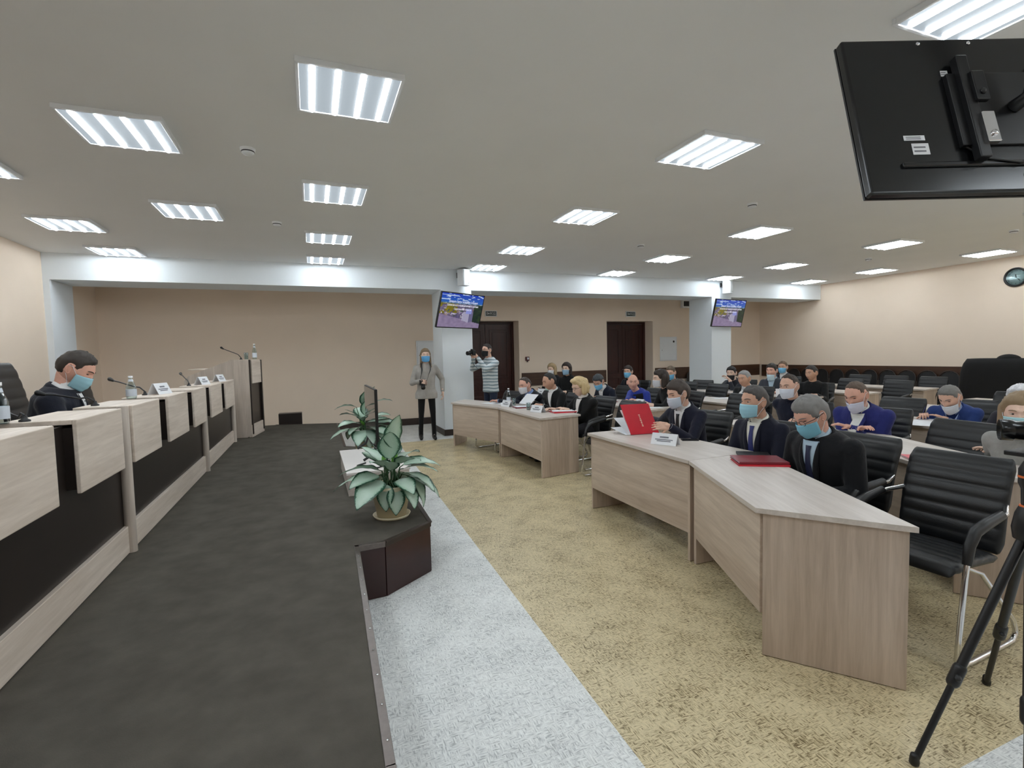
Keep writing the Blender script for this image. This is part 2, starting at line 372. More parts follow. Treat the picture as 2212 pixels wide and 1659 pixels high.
# ------------------------------------------------------------------ TV sets
def screen_mesh():
    nx, ny = 120, 68; W, H = 1.075, .61; vs = []; fs = []; cols = []
    rnd = random.Random(3)
    bl = [(rnd.uniform(0, 1), rnd.uniform(.1, .62), rnd.uniform(.02, .07), rnd.uniform(.02, .05), rnd.choice([(.55, .5, .62), (.28, .25, .42), (.75, .72, .8), (.2, .25, .22), (.5, .4, .38)])) for _ in range(150)]
    def pic(u, v):
        if v > .74:
            c = [.05+.10*(1-v), .13+.5*(1-v), .62]
            if noise.noise(V((u*9, v*26, 1))) > .22 and v > .8: c = [.62, .72, .9]
            return c
        n = noise.noise(V((u*14, v*14, 5)))
        c = [.26+.1*n, .22+.1*n, .33+.1*n]
        if v > .40 and u < .40 and noise.noise(V((u*8, v*10, 8))) > -.25: c = [.34+.15*n, .30+.12*n, .05]
        if v < .36-.25*(u-.1): c = [.40+.06*n, .34+.05*n, .47+.06*n]
        elif u > .8: c = [.05+.05*n, .09+.07*n, .06]
        else:
            for x, y, wx, hy, cc in bl:
                if abs(u-x) < wx/2 and abs(v-y) < hy/2 and y > .36-.25*(x-.1): c = [q*(.8+.4*n) for q in cc]
        if .54 < u < .80 and .16+.35*abs(u-.7) < v < .52-.5*abs(u-.66):   # pale block in the middle
            c = [.62, .60, .72] if int(u*90) % 3 else [.22, .2, .34]
            if u > .71: c = [.30, .28, .42] if int(u*90) % 3 else [.16, .15, .26]
        if .62 < u < .76 and .42 < v < .58: c = [.42, .45, .78]
        if v > .70: c = [.4, .5, .6] if n > 0 else [.2, .28, .35]
        return c
    for j in range(ny):
        for i in range(nx):
            u0, u1, v0, v1 = i/nx, (i+1)/nx, j/ny, (j+1)/ny; o = len(vs)
            vs += [((u-.5)*W, 0, (v-.5)*H) for u, v in ((u0, v0), (u1, v0), (u1, v1), (u0, v1))]; fs.append((o, o+1, o+2, o+3))
            cols += [max(min(q, 1), 0)**1.5 for q in pic((u0+u1)/2, (v0+v1)/2)]
    me = bpy.data.meshes.new('screen'); me.from_pydata(vs, [], fs)
    at = me.color_attributes.new('picture', 'FLOAT_COLOR', 'CORNER')
    buf = []
    for k in range(len(fs)): buf += (cols[3*k:3*k+3]+[1])*4
    at.data.foreach_set('color', buf); return me
M_screen = attr_mat('tv_picture', 'picture', .15, .6)
M_stxt = emis('tv_caption', (.72, .72, .85), .5)
SCR = screen_mesh()
def tv(label, c, yaw, tilt, lit=True, back=False, name='wall_tv'):
    # local: screen faces -y, x to the viewer's right
    t = thing(name, label, 'television', c); t.rotation_euler = (R(tilt), 0, yaw+math.pi/2)
    MB().box((0, .018, 0), (1.11, .036, .645)).build('casing', M_tvback if back else M_blackp, t, .008, 3)
    bz = MB(); rect_frame(bz, -.555, .555, -.3225, .3225, -.003, .014, .008); bz.build('bezel', M_blackp, t)
    if lit:
        s = link('screen', SCR, M_screen, t); s.location = (0, -.004, 0)
        tm = lambda z, x=0: frame((x, -.0065, z), (1, 0, 0), (0, 0, 1), (0, -1, 0))
        for k, (tx, z, wd) in enumerate((('Двадцать третье заседание Собрания', .165, .74), ('Балаковского муниципального района', .098, .80), ('Саратовской области', .03, .44))):
            text_mesh('caption_line', tx, .050, tm(z, .02), M_stxt, s, .0003, 'CENTER', wd)
    else: MB().box((0, -.003, 0), (1.082, .004, .617)).build('screen', M_tvback, t)
    return t
def tv_mount(t, target):
    mb = MB(); mb.box((0, .045, .0), (.42, .02, .3)); mb.box((-.16, .06, 0), (.04, .03, .42)); mb.box((.16, .06, 0), (.04, .03, .42)); mb.build('mount_plate', M_blackp, t, .003)
    bpy.context.view_layer.update()
    inv = t.matrix_world.inverted(); q = inv @ V(target)
    MB().tube([(0, .06, 0), (0, .12, 0), q], .024, 10).build('mount_arm', M_blackp, t)
def tvrot(c, yawdeg, tilt): return c, R(yawdeg), -tilt
def put_tv(label, c, yawdeg, tilt, target, **k):
    # yawdeg: direction in which the screen looks; tilt: degrees downwards
    t = tv(label, c, R(yawdeg), tilt, **k); tv_mount(t, target); return t
put_tv('wall television showing an aerial city view, on the pillar by the woman', (2.575, 8.95, 2.355), -60.3, 16.7, (2.63, YP0-.01, 2.5))
put_tv('wall television showing an aerial city view, on the pillar at the right', (9.16, 9.17, 2.39), -80.5, 13.2, (9.2, YP0-.01, 2.45))
big = put_tv('large black television hanging from the ceiling, seen from behind', (2.395, 1.105, 2.36), 68.7, 16.0, (2.46, .9, ZC-.005), lit=False, back=True, name='ceiling_tv')
# raised electronics cover, screws, stickers on the back of the hanging set (local +y is the back)
MB().box((-.06, .040, -.03), (.40, .010, .36)).build('rear_cover', M_tvback, big, .012, 3)
MB().box((0, .040, -.215), (.86, .012, .02)).build('rear_ledge', M_tvback, big, .005)
for x, z in ((.27, .30), (.08, .30), (-.2, .30), (.0, -.26)): MB().ell((x, .037, z), (.008, .004, .008), 8, 5).build('rear_screw', M_chrome, big)
for x, z, wx, hz in ((.365, -.105, .075, .02), (.35, -.15, .06, .045), (.20, .165, .026, .024)):
    s = MB().box((x, .0375 if x > .34 else .0375, z), (wx, .0015, hz)).build('sticker', M_paper, big)
    for q in range(2): MB().box((x+.004, .0387 if x > .34 else .0387, z-hz*.2+q*hz*.35), (wx*.7, .0006, hz*.12)).build('sticker_print', M_ink, s)
for x, z in ((.13, .07), (.13, -.1), (-.13, .07)): MB().box((x, .078, z), (.045, .02, .12)).ell((x, .09, z-.03), (.012, .008, .012), 8, 5).build('mount_bracket', M_chrome if z < 0 else M_blackp, big, .003)
MB().tube([(.2, .04, -.14), (.14, .05, -.2), (.02, .05, -.22), (-.1, .05, -.17), (-.2, .06, -.1)], .004, 6).build('power_cable', M_blackp, big)
# television facing the raised desk, on a low stand on the stage
ss = thing('tv_stand', 'low pale wooden stand on the stage under the side-on television', 'tv stand', (.5, 5.02, HS))
MB().box((0, 0, .19), (.54, 1.16, .02)).build('top_board', mat('laminate_top_lit', (232, 226, 222), .4, var=.02), ss, .003)  # paler than the side boards: ceiling light on the top put into its colour
for y in (-.57, .57): MB().box((0, y, .09), (.52, .018, .18)).build('side_board', M_desk_t, ss, .002)
MB().box((-.25, 0, .09), (.016, 1.12, .18)).build('front_board', M_desk_t, ss, .002)
t = thing('stage_tv', 'slim black television standing side-on among the plants', 'television', (.52, 5.22, .563), R(-90))
# local -y is the screen; rotation turns it towards the raised desk (-x)
MB().box((0, .012, .40), (.97, .024, .56)).build('casing', M_blackp, t, .004)
MB().box((0, -.002, .403), (.952, .004, .538)).build('screen', mat('dark_screen', (22, 22, 24), .04, spec=1.0), t)
for x in (-.34, .34): MB().tube([(x, .012, .14), (x, -.02, .06), (x, -.11, .008)], .012, 8).tube([(x, .012, .14), (x, .04, .06), (x, .13, .008)], .012, 8).build('foot', M_blackp, t)
tag(MB().tube([(.62, 4.75, .60), (.58, 4.60, .565), (.50, 4.52, .566), (.42, 4.56, .566), (.36, 4.62, .566), (.34, 4.70, .566), (.42, 4.78, .567)], .007, 6).build('cable_coil', M_blackp), 'black cable lying coiled on the low stand by the plant', 'cable')

# ------------------------------------------------------------------ wall fittings
for k, (px, py) in enumerate([(1060, 677.5), (1361.5, 678.5)]):
    p = aty(px, py, YB); t = thing('exit_sign', 'small dark green exit sign above the %s door' % ['left', 'right'][k], 'sign', (p.x, YB-.001, p.z), 0, 'exit signs')
    MB().box((0, -.012, 0), (.30, .024, .14)).build('housing', M_whitep, t, .004)
    pl = MB().box((0, -.0255, 0), (.265, .003, .105)).build('face', mat('sign_green', (30, 44, 34), .4), t)
    text_mesh('lettering', 'ВЫХОД', .085, frame((0, -.0275, 0), (1, 0, 0), (0, 0, 1), (0, -1, 0)), M_paper, pl, .0006, 'CENTER', .225)
for k, (xa, za, xb, zb) in enumerate([(2.2, 1.9, 2.78, 1.3), (8.91, 1.93, 9.47, 1.27)]):
    t = thing('wall_hatch', 'white metal wall cabinet %s' % ['half hidden by the pillar, behind the woman', 'right of the second door'][k], 'cabinet', ((xa+xb)/2, YB-.001, (za+zb)/2), 0, 'white wall cabinets')
    w2, h2 = (xb-xa)/2, (za-zb)/2
    fb = MB(); rect_frame(fb, -w2, w2, -h2, h2, -.012, .022, .024); fb.build('frame', M_whitep, t, .002)
    d = MB().box((0, -.014, 0), (2*w2-.05, .018, 2*h2-.05)).build('door', M_whitep, t, .003)
    MB().lathe([(.03, 0), (.03, .003), (.0001, .0035)], 16, 0, frame((.62*w2, -.023, .6*h2), (1, 0, 0), (0, 0, 1), (0, -1, 0))).build('round_badge', M_blackp, d)
    MB().lathe([(.008, 0), (.008, .006), (.0001, .0065)], 10, 0, frame((-.78*w2, -.023, -.1*h2), (1, 0, 0), (0, 0, 1), (0, -1, 0))).build('lock', M_blackp, d)
for k, px in enumerate((1492, 1501)):
    p = aty(px, 752, YB); t = thing('light_switch', 'white light switch beside the right pillar, %s one' % ['left', 'right'][k], 'switch', (p.x, YB-.001, p.z), 0, 'light switches')
    MB().box((0, -.006, 0), (.085, .012, .085)).build('plate', M_whitep, t, .004); MB().box((0, -.014, 0), (.05, .006, .055)).build('rocker', M_whitep, t, .002)
p = aty(1138.5, 775, YB); t = thing('fire_call_point', 'small dark red fire alarm box on the wall beside the left door', 'alarm', (p.x, YB-.001, p.z))
MB().box((0, -.02, 0), (.10, .04, .10)).build('housing', mat('alarm_red', (84, 26, 30), .4), t, .006); MB().box((.01, -.042, .005), (.05, .004, .05)).build('label_plate', M_paper, t, .001)
MB().box((0, -.02, -.065), (.03, .02, .03)).build('cable_gland', M_blackp, t)
t = thing('air_grille', 'white ventilation box with two dark grilles high on back wall', 'vent', (9.96, YB-.001, 2.84))
MB().box((0, -.05, 0), (.68, .10, .22)).build('housing', M_whitep, t, .008)
for x in (-.17, .16):
    g = MB().box((x, -.101, 0), (.28, .004, .14)).build('grille', M_blackp, t)
    for q in range(4): MB().box((x, -.105, -.05+q*.033), (.27, .006, .006)).build('louvre', mat('dark_louvre', (48, 50, 52), .5), g)
for k, (px, py, yy) in enumerate([(1002, 600, 9.28), (1572, 620, 9.28)]):
    p = aty(px, py, yy); t = thing('loudspeaker', 'white wall loudspeaker above the television on the %s pillar' % ['left', 'right'][k], 'loudspeaker', (p.x, yy, p.z), R(18), 'white loudspeakers')
    MB().prism([(-.1, .08), (.1, .08), (.085, -.07), (.06, -.09), (-.06, -.09), (-.085, -.07)], -.15, .15).build('cabinet', M_whitep, t, .01, 3)
    MB().prism([(-.075, -.085), (.075, -.085), (.055, -.098), (-.055, -.098)], -.13, .13).build('grille', mat('speaker_grille', (206, 210, 212), .7, bmp=.4, bs=400), t, .004)
    MB().box((.04, -.1, -.11), (.02, .002, .012)).build('badge', M_ink, t)
    MB().tube([(-.02, .08, .04), (-.02, .16, .06)], .014, 8).box((-.02, .155, .06), (.07, .02, .1)).build('bracket', M_blackp, t)
p = aty(1581, 770, 9.7); tag(MB().box((9.508, 9.72, 1.38), (.012, .3, .34)).box((9.514, 9.68, 1.18), (.006, .2, .07)).build('notice_board', mat('violet_blue_card', (58, 52, 116), .6, var=.1)), 'violet blue notice card on the side of the right pillar', 'notice')
# clock on right wall
t = thing('wall_clock', 'round white wall clock with black rim on the right wall', 'clock', (XR-.002, 5.46, 2.79), R(-90))
fm = frame((0, 0, 0), (1, 0, 0), (0, 0, 1), (0, -1, 0))
rp = [(.165*math.cos(i*math.pi/24), -.022, .165*math.sin(i*math.pi/24)) for i in range(48)]
MB().tube(rp, .019, 10, 0, None, True).build('rim', M_blackp, t)
MB().lathe([(.16, 0), (.16, .014), (.0001, .0145)], 40, 0, fm).build('dial', M_whitep, t)
for h in range(1, 13):
    a = math.pi/2-h*math.pi/6
    text_mesh('numeral', str(h), .042, frame((.122*math.cos(a), -.0155, .122*math.sin(a)), (1, 0, 0), (0, 0, 1), (0, -1, 0)), M_ink, t, .0004)
for ang, L, wd in ((95, .07, .014), (-48, .11, .010)):
    a = R(ang); MB().box((0, -.018, 0), (L, .002, wd), 0, 0, Matrix.Rotation(-a, 4, 'Y') @ Matrix.Translation((L/2-.015, 0, 0))).build('hand', M_blackp, t)
MB().lathe([(.012, 0), (.012, .022), (.0001, .023)], 12, 0, fm).build('hub', M_blackp, t)
MB().lathe([(.158, .026), (.158, .028), (.0001, .0285)], 40, 0, fm).build('glass_cover', M_glass, t)

# ------------------------------------------------------------------ raised desk on the stage
XD = -1.10; ZT = 1.27
POSTS = [-1.12, 1.31, 3.75, 6.18, 8.25]
UNITS = [[(-1.0, -.42), (-.18, .42), (.66, 1.24)], [(1.40, 1.92), (2.14, 2.77), (3.00, 3.61)], [(3.80, 4.40), (4.64, 5.30), (5.56, 6.10)], [(6.43, 7.14), (7.45, 8.20)]]
for u in range(4):
    y0, y1 = POSTS[u], POSTS[u+1]
    t = thing('presidium_desk', 'raised wood and dark brown desk unit, ' + ['behind the picture edge', 'nearest the photographer', 'in front of the seated man', 'next to the lectern'][u], 'desk', (XD, y0, HS), 0, 'raised desk units')
    L = y1-y0; h = ZT-HS
    MB().box((-.012, L/2, .085+.003), (.03, L-.03, .165)).build('plinth', M_dais, t, .003)
    MB().box((-.03, L/2, .17+(h-.2)/2), (.02, L-.03, h-.2)).build('front_panel', M_dark, t, .002)
    MB().box((-.42, L/2, h-.17), (.76, L-.02, .025)).build('worktop', M_dark, t, .003)
    MB().box((-.42, .012, (h-.18)/2), (.74, .018, h-.19)).build('side_panel', M_dais_v, t)
    MB().box((-.42, L-.012, (h-.18)/2), (.74, .018, h-.19)).build('side_panel', M_dais_v, t)
    for a, c in UNITS[u]:
        a -= y0; c -= y0
        cs = MB().box((-.12, (a+c)/2, h-.012), (.28, c-a, .024)).build('counter_shelf', M_dais, t, .004, 3)
        MB().box((.030, (a+c)/2, h-.18), (.022, c-a, .36)).build('hanging_panel', M_dais, t, .006, 3)
        MB().box((-.01, (a+c)/2, h-.19), (.058, c-a-.012, .30)).build('spacer', M_dark, t)
        for yy in (a+.009, c-.009): MB().box((-.14, yy, h-.09), (.20, .016, .13)).build('shelf_bracket', M_dark, cs)
    MB().lathe([(.032, 0), (.032, h-.005), (.028, h)], 16, 0, None, (.004, L-.005, .002)).build('post', M_dais_v, t)
t = thing('lectern', 'tall wood and dark brown lectern at the end of the stage', 'lectern', (-1.0, 8.95, HS), R(-9))
for s in (-1, 1):
    prof = [(-.72, .006), (.10, .006), (.16, .05), (.16, 1.19), (-.08, 1.195), (-.66, .97), (-.72, .9)]
    MB().prism(prof, -.012, .012, 0, frame((0, s*.36, 0), (1, 0, 0), (0, 0, 1), (0, -s, 0))).build('side_panel', M_dais_v, t, .003)
MB().box((.135, 0, .60), (.02, .70, 1.1)).build('front_panel', M_dark, t, .002)
MB().box((.14, 0, .10), (.05, .70, .19)).build('plinth', M_dais, t, .003)
MB().box((.17, -.02, 1.005), (.025, .50, .36)).build('hanging_panel', M_dais, t, .005)
for y in (-.315, .31): MB().box((.165, y, .62), (.02, .05, 1.14)).build('edge_strip', M_dark, t, .003)
MB().box((.03, 0, 1.185), (.24, .70, .02)).build('top_shelf', M_dais, t, .003)
MB().box((-.36, 0, 1.06), (.62, .69, .02), 0, 0, Matrix.Translation((0, 0, 0))).build('reading_board', M_dais, t, .003)

def gooseneck(label, base, head):
    base, head = V(base), V(head); t = thing('gooseneck_microphone', label, 'microphone', base, 0, 'gooseneck microphones'); d = head-base
    MB().lathe([(.022, 0), (.022, .008), (.012, .014), (.009, .03)], 16).build('base', M_blackp, t)
    mid = V((d.x*.28, d.y*.28, d.z*.52))
    MB().tube([(0, 0, .03), mid*.5+V((0, 0, .03)), mid, d*.72+V((0, 0, .012)), d*.9], .0055, 8).build('neck', M_blackp, t)
    MB().capsule(d*.9, d, .010, .017, 10).build('capsule_head', M_blackp, t)
ZW = ZT-.17+.013
def mic_at(px, X=-1.36, z=ZT): return atx(px[0], px[1], X)
gooseneck('bent black microphone on the desk before the seated man', (-1.29, 3.93, ZT), atx(82, 849, -1.52))
gooseneck('long bent black microphone between the bottle and name card', (-1.29, 4.96, ZT), atx(237, 819, -1.62))
gooseneck('bent black microphone on the raised desk nearest the lectern', (-1.29, 6.55, ZT), atx(390, 807, -1.52))
gooseneck('thin black microphone at the left picture edge', (-1.27, 3.04, ZT), atx(6, 893, -1.36))
gooseneck('bent black microphone rising from the lectern top', (-1.03, 8.88, HS+1.197), aty(478, 751, 8.78))
def bottle(label, loc, h=.24, lab=True, r=.033):
    t = thing('water_bottle', label, 'bottle', loc, 0, 'glass water bottles')
    MB().lathe([(r*.85, 0), (r, .012), (r, h*.50), (r*.8, h*.62), (.014, h*.80), (.012, h*.93)], 18).build('glass_body', M_glass, t)
    MB().lathe([(.0145, h*.92), (.0145, h), (.0001, h+.001)], 14).build('cap', M_cap, t)
    if lab: MB().lathe([(r+.0008, h*.12), (r+.0008, h*.42)], 18).build('paper_label', mat('bottle_label', (214, 222, 232), .6), t)
    if lab: MB().lathe([(.0175, h*.76), (.0135, h*.86)], 14).build('neck_label', mat('bottle_label', (214, 222, 232), .6), t)
def tumbler(label, loc, h=.11):
    t = thing('drinking_glass', label, 'glass', loc)
    MB().lathe([(.0001, .004), (.026, .004), (.031, h), (.033, h), (.029, 0), (.0001, 0)], 18).build('glass_wall', M_glass, t)
bottle('small white-capped bottle on the raised desk by the name card', (-1.26, 4.52, ZT), .17)
bottle('white-capped bottle at the left picture edge', (-1.335, 2.99, ZT), .19)
bottle('tall slim glass bottle on top of the lectern', (-.86, 9.12, HS+1.197), .25)
tumbler('empty drinking glass beside the bottle on the lectern', (-.98, 9.1, HS+1.197))
def name_card(label, loc, rz, w=.2, h=.1, dark=False):
    t = thing('name_card', label, 'name card', loc, rz, 'white folded name cards')   # local -y is the front face
    th = math.atan2(.045, h)
    for s in (-1, 1):
        T = Matrix.Translation((0, s*.046, .0005)) @ Matrix.Rotation(s*th, 4, 'X')
        f = MB().box((0, 0, h/2+.001), (w, .0012, h), 0, 0, T).build('front_leaf' if s < 0 else 'rear_leaf', M_paper, t)
        if s < 0:
            for k, (ww, zz, hh) in enumerate(((.07, .68, .013), (.14, .47, .008), (.11, .34, .008))):
                MB().box((0, -.0012, h*zz), (ww*w/.2, .0006, hh), 0, 0, T).build('print_line', M_ink, f)
    MB().add([(-w/2+.002, -.044, .002), (-w/2+.002, .044, .002), (-w/2+.002, 0, h-.004)], [(0, 1, 2)]).build('inner_gusset', mat('dark_card', (44, 44, 50), .8), t) if dark else None
name_card('white folded name card on the raised desk behind the bottle', (-1.20, 5.02, ZT), R(75))
name_card('white folded name card on the raised desk, middle one of three', (-1.19, 6.72, ZT), R(75), .2)
name_card('white folded name card on the raised desk, nearest the lectern', (-1.15, 7.6, ZT), R(75), .2)

# ------------------------------------------------------------------ desks of the hall
ZK = .75
def desk(label, poly, front, ends, grp):
    """poly: outline of the top, world xy; front: its front edge (two points); ends: two end edges"""
    c = sum((V((*p, 0)) for p in poly), V())/len(poly)
    a, bb = V((*front[0], 0)), V((*front[1], 0)); d = (bb-a).normalized(); rz = math.atan2(d.y, d.x)-math.pi/2   # local y runs along the front
    t = thing('desk', label, 'desk', c, rz, grp); bpy.context.view_layer.update(); inv = t.matrix_world.inverted()
    loc = lambda p: (inv @ V((p[0], p[1], 0)))
    P = [loc(p) for p in poly]
    MB().prism([(p.x, p.y) for p in P], ZK-.025, ZK).build('tabletop', M_desk_t, t, .002)
    # front (modesty) panel, set in a little from the edge
    fa, fb_ = loc(front[0]), loc(front[1]); dl = (fb_-fa).normalized(); n = V((-dl.y, dl.x, 0))
    if n.dot(-fa) < 0: n = -n
    m = (fa+fb_)/2+n*.04; L = (fb_-fa).length-.05
    MB().box((m.x, m.y, .465), (.018, L, .515), math.atan2(dl.y, dl.x)-math.pi/2).build('front_panel', M_desk_f, t, .001)
    for e in ends:
        ea, eb = loc(e[0]), loc(e[1]); de = (eb-ea).normalized(); n = V((-de.y, de.x, 0))
        if n.dot(-(ea+eb)/2) < 0: n = -n
        ea2, eb2 = ea+de*.03+n*.028, eb-de*.03+n*.028; mm = (ea2+eb2)/2
        MB().box((mm.x, mm.y, (ZK-.026)/2+.002), ((eb2-ea2).length, .022, ZK-.03), math.atan2(de.y, de.x)).build('side_panel', M_desk_s, t, .001)
    return t
ROWX = [2.48, 4.06, 5.52, 6.93, 8.33, 9.95]; DEP = .63
for r, X in enumerate(ROWX):
    rn = ['front row', 'second row', 'third row', 'fourth row', 'fifth row', 'rear row'][r]
    if r < 5:   # near block
        p = [(X, 4.29), (X-.02, 2.84), (X+DEP, 2.85), (X+DEP, 4.29)]
        desk('straight oak-effect desk, near block, %s' % rn, p, (p[0], p[1]), ((p[0], p[3]), (p[1], p[2])), 'oak-effect hall desks')
        p = [(X-.02, 2.835), (X-.48, 1.83), (X-.09, 1.33), (X+DEP, 2.845)]
        desk('angled oak-effect desk, near block, %s, on the camera side' % rn, p, (p[0], p[1]), ((p[0], p[3]), (p[1], p[2])), 'oak-effect hall desks')
    X2 = X+.07
    p = [(X2, 7.05), (X2, 5.54), (X2+DEP, 5.66), (X2+DEP, 7.05)]
    desk('straight oak-effect desk, far block, %s' % rn, p, (p[0], p[1]), ((p[0], p[3]), (p[1], p[2])), 'oak-effect hall desks')
    if r < 6:
        p = [(X2-.40, 8.27), (X2, 7.06), (X2+DEP, 7.06), (X2-.02, 8.75)]
        desk('angled oak-effect desk, far block, %s, towards back wall' % rn, p, (p[0], p[1]), ((p[0], p[3]), (p[1], p[2])), 'oak-effect hall desks')

# ------------------------------------------------------------------ chairs
def ribbed_pad(b, path, w, th, rib, mtx=None, taper=0.0):
    """pad along a 2D path of (x, z) points: ribs across, rounded sides"""
    pts = [V((p[0], 0, p[1])) for p in path]; L = [0]
    for i in range(1, len(pts)): L.append(L[-1]+(pts[i]-pts[i-1]).length)
    tot = L[-1]; N = max(int(tot/rib)*8, 24); rings = []
    for k in range(N+1):
        s = tot*k/N; i = max(j for j in range(len(L)) if L[j] <= s+1e-9); i = min(i, len(pts)-2)
        p = pts[i].lerp(pts[i+1], (s-L[i])/(L[i+1]-L[i]))
        a, c = pts[max(i-1, 0)], pts[min(i+2, len(pts)-1)]; tg = (c-a).normalized(); n = V((tg.z, 0, -tg.x))
        e = min(s, tot-s); k2 = min(1, math.sqrt(max(e, 0)/(th*1.1))) if e < th*1.1 else 1
        rb = abs(math.sin(math.pi*s/rib))**.5
        hw = w/2*(1-taper*s/tot)*(1-.10*(1-k2)); tf = th/2*k2*(.72+.28*rb)+.001; tb = th/2*k2*.8+.001; ring = []
        M = 16
        for q in range(M):
            t = 2*math.pi*q/M; cy = math.copysign(abs(math.cos(t))**.35, math.cos(t)); sz = math.copysign(abs(math.sin(t))**.6, math.sin(t))
            ring.append(p+V((0, hw*cy, 0))+n*(sz*(tf if sz > 0 else tb)))
        rings.append(ring)
    b.loft(rings, 0, mtx); return b
def make_chair(name, backh=.93, wide=.48):
    t = thing(name, 'x', 'chair'); b = MB()
    ribbed_pad(b, [(.25, .425), (.22, .452), (.1, .462), (-.08, .45), (-.20, .44)], wide, .065, .055); b.build('seat', M_leather, t)
    b = MB(); q = (backh-.45)/.53
    ribbed_pad(b, [(-.205, .45), (-.225, .45+.12*q), (-.245, .45+.25*q), (-.28, .45+.38*q), (-.335, backh)], wide, .055, .066*(1 if q < 1.1 else 1.2)); b.build('backrest', M_leather, t)
    for s in (-1, 1):
        y = s*(wide/2+.03)
        MB().tube([(.02, s*.17, .415), (-.12, s*.19, .36), (-.25, y, .12), (-.285, y, .05), (-.25, y, .013), (-.15, y, .0125), (.15, y, .0125), (.235, y, .013), (.275, y, .05), (.265, y, .15), (.225, y, .44), (.20, y, .57), (.15, y, .635), (.05, y, .655), (-.14, y, .685), (-.245, s*(wide/2-.01), .70)], .0125, 10).build('frame', M_chrome, t)
        MB().tube([(.212, y, .50), (.195, y, .585), (.145, y, .645), (.05, y, .667), (-.10, y, .690)], [.016, .019, .021, .021, .018], 10, 0, None, False, 1.25).build('armrest', M_blackp, t)
    MB().tube([(.02, -.18, .412), (.02, .18, .412)], .0125, 8).build('cross_bar', M_chrome, t)
    return t
CH = make_chair('visitor_chair'); CH_used = False
def chair(x, y, face, label):
    global CH_used
    g = 'black ribbed leather chairs'
    if not CH_used: CH_used = True; o = CH; o.location = (x, y, 0.001); o.rotation_euler = (0, 0, R(face)); o['label'] = label
    else: o = dup(CH, (x, y, .001), R(face), label)
    o['group'] = g; return o
chair(3.0, 1.64, 183, 'empty black ribbed leather chair in the foreground behind the tripod')
EC = make_chair('executive_chair', 1.20, .52)
EC.location = (-1.86, 4.98, HS); EC.rotation_euler = (0, 0, R(8)); tag(EC, 'high-backed black leather chair beside the seated man', 'chair', 'high-backed black chairs')
dup(EC, (-1.78, 3.42, HS), R(2), 'high-backed black leather chair cut by the left picture edge')
dup(EC, (-1.86, 4.12, HS), R(2), 'high-backed black leather chair under the man at the raised desk')
dup(EC, (-1.86, 6.2, HS), R(5), 'high-backed black leather chair, empty, further along raised desk')

# arched chairs along the right wall
def arch_chair():
    t = thing('stacking_chair', 'x', 'chair')
    b = MB(); n = 14; prof = [(-.175, .50)]+[(.175*math.cos(math.pi-math.pi*i/n), .80+.16*math.sin(math.pi*i/n)) for i in range(n+1)]+[(.175, .50)]
    b.prism(prof, -.014, .014, 0, frame((-.20, 0, 0), (0, 1, 0), (-.1, 0, 1), (1, 0, 0))); b.build('backrest', M_blackp, t, .006)
    MB().tube([(-.22-.1*(z-.45), y, z) for y, z in [(-.188, .46)]+[(.188*math.cos(math.pi-math.pi*i/n), .80+.175*math.sin(math.pi*i/n)) for i in range(n+1)]+[(.188, .46)]], .011, 8).build('back_hoop', mat('brown_black_tube', (40, 30, 26), .4), t)
    MB().prism([(-.2, -.18), (.2, -.17), (.23, 0), (.2, .17), (-.2, .18)], .43, .47).build('seat', M_blackp, t, .012, 3)
    for x, y in ((-.2, -.165), (-.2, .165), (.19, -.16), (.19, .16)): MB().tube([(x, y, .44), (x*1.15, y*1.1, .003)], .011, 8).build('leg', M_blackp, t)
    return t
AC = arch_chair()
for k, px in enumerate((1695, 1728, 1763, 1800, 1836, 1873, 1910, 1950, 1992, 2036, 2082)):
    p = atx(px, 803, 12.2); o = AC if k == 0 else dup(AC)
    o.location = (12.22, 10.15-.41*k, .001); o.rotation_euler = (0, 0, R(180)); o['group'] = 'arched chairs along the right wall'
    o['label'] = 'dark round-topped chair against the right wall, %s from the far corner' % (ORD+['eleventh'])[k]
for k, X in enumerate((9.95, 10.5)):
    o = dup(AC, (X, 11.05, .001), R(-90), 'dark round-topped chair against the back wall, %s of the right pillar' % ['just right', 'further right']); o['label'] = 'dark round-topped chair by the back wall, %s' % ['left of two near the right pillar', 'right of two near the right pillar'][k]
o = dup(AC, (9.2, 11.05, .001), R(-90), 'dark round-topped chair by the back wall left of the right pillar')
# large black covered thing near the right wall
t = thing('covered_piano', 'large black cloth-covered upright piano near the right wall', 'piano', (11.5, 4.86, 0), 0)
b = MB(); rings = []
for k in range(15):
    z = 1.26*k/14; f = 1+.03*math.sin(k*.9); rr = .0
    if k > 10: rr = 1-math.sqrt(max(0, 1-((k-10)/4.2)**2))
    ring = []
    for q in range(64):
        a = 2*math.pi*q/64; cx = math.copysign(abs(math.cos(a))**.4, math.cos(a)); sy = math.copysign(abs(math.sin(a))**.4, math.sin(a))
        fold = 1+.012*math.sin(q*2.4)*(1-k/14)
        ring.append((cx*(.40-.12*rr)*fold*(1.06-.06*k/14), sy*(.80-.10*rr)*fold*(1.03-.03*k/14), z+.004))
    rings.append(ring)
b.loft(rings); b.build('cloth_cover', mat('black_cloth', (12, 12, 13), .9, var=.2, vs=6, bmp=.3, bs=60), t)
MB().ell((.05, .22, 1.24), (.16, .17, .10)).build('top_bulge', mat('black_cloth', (12, 12, 13)), t)

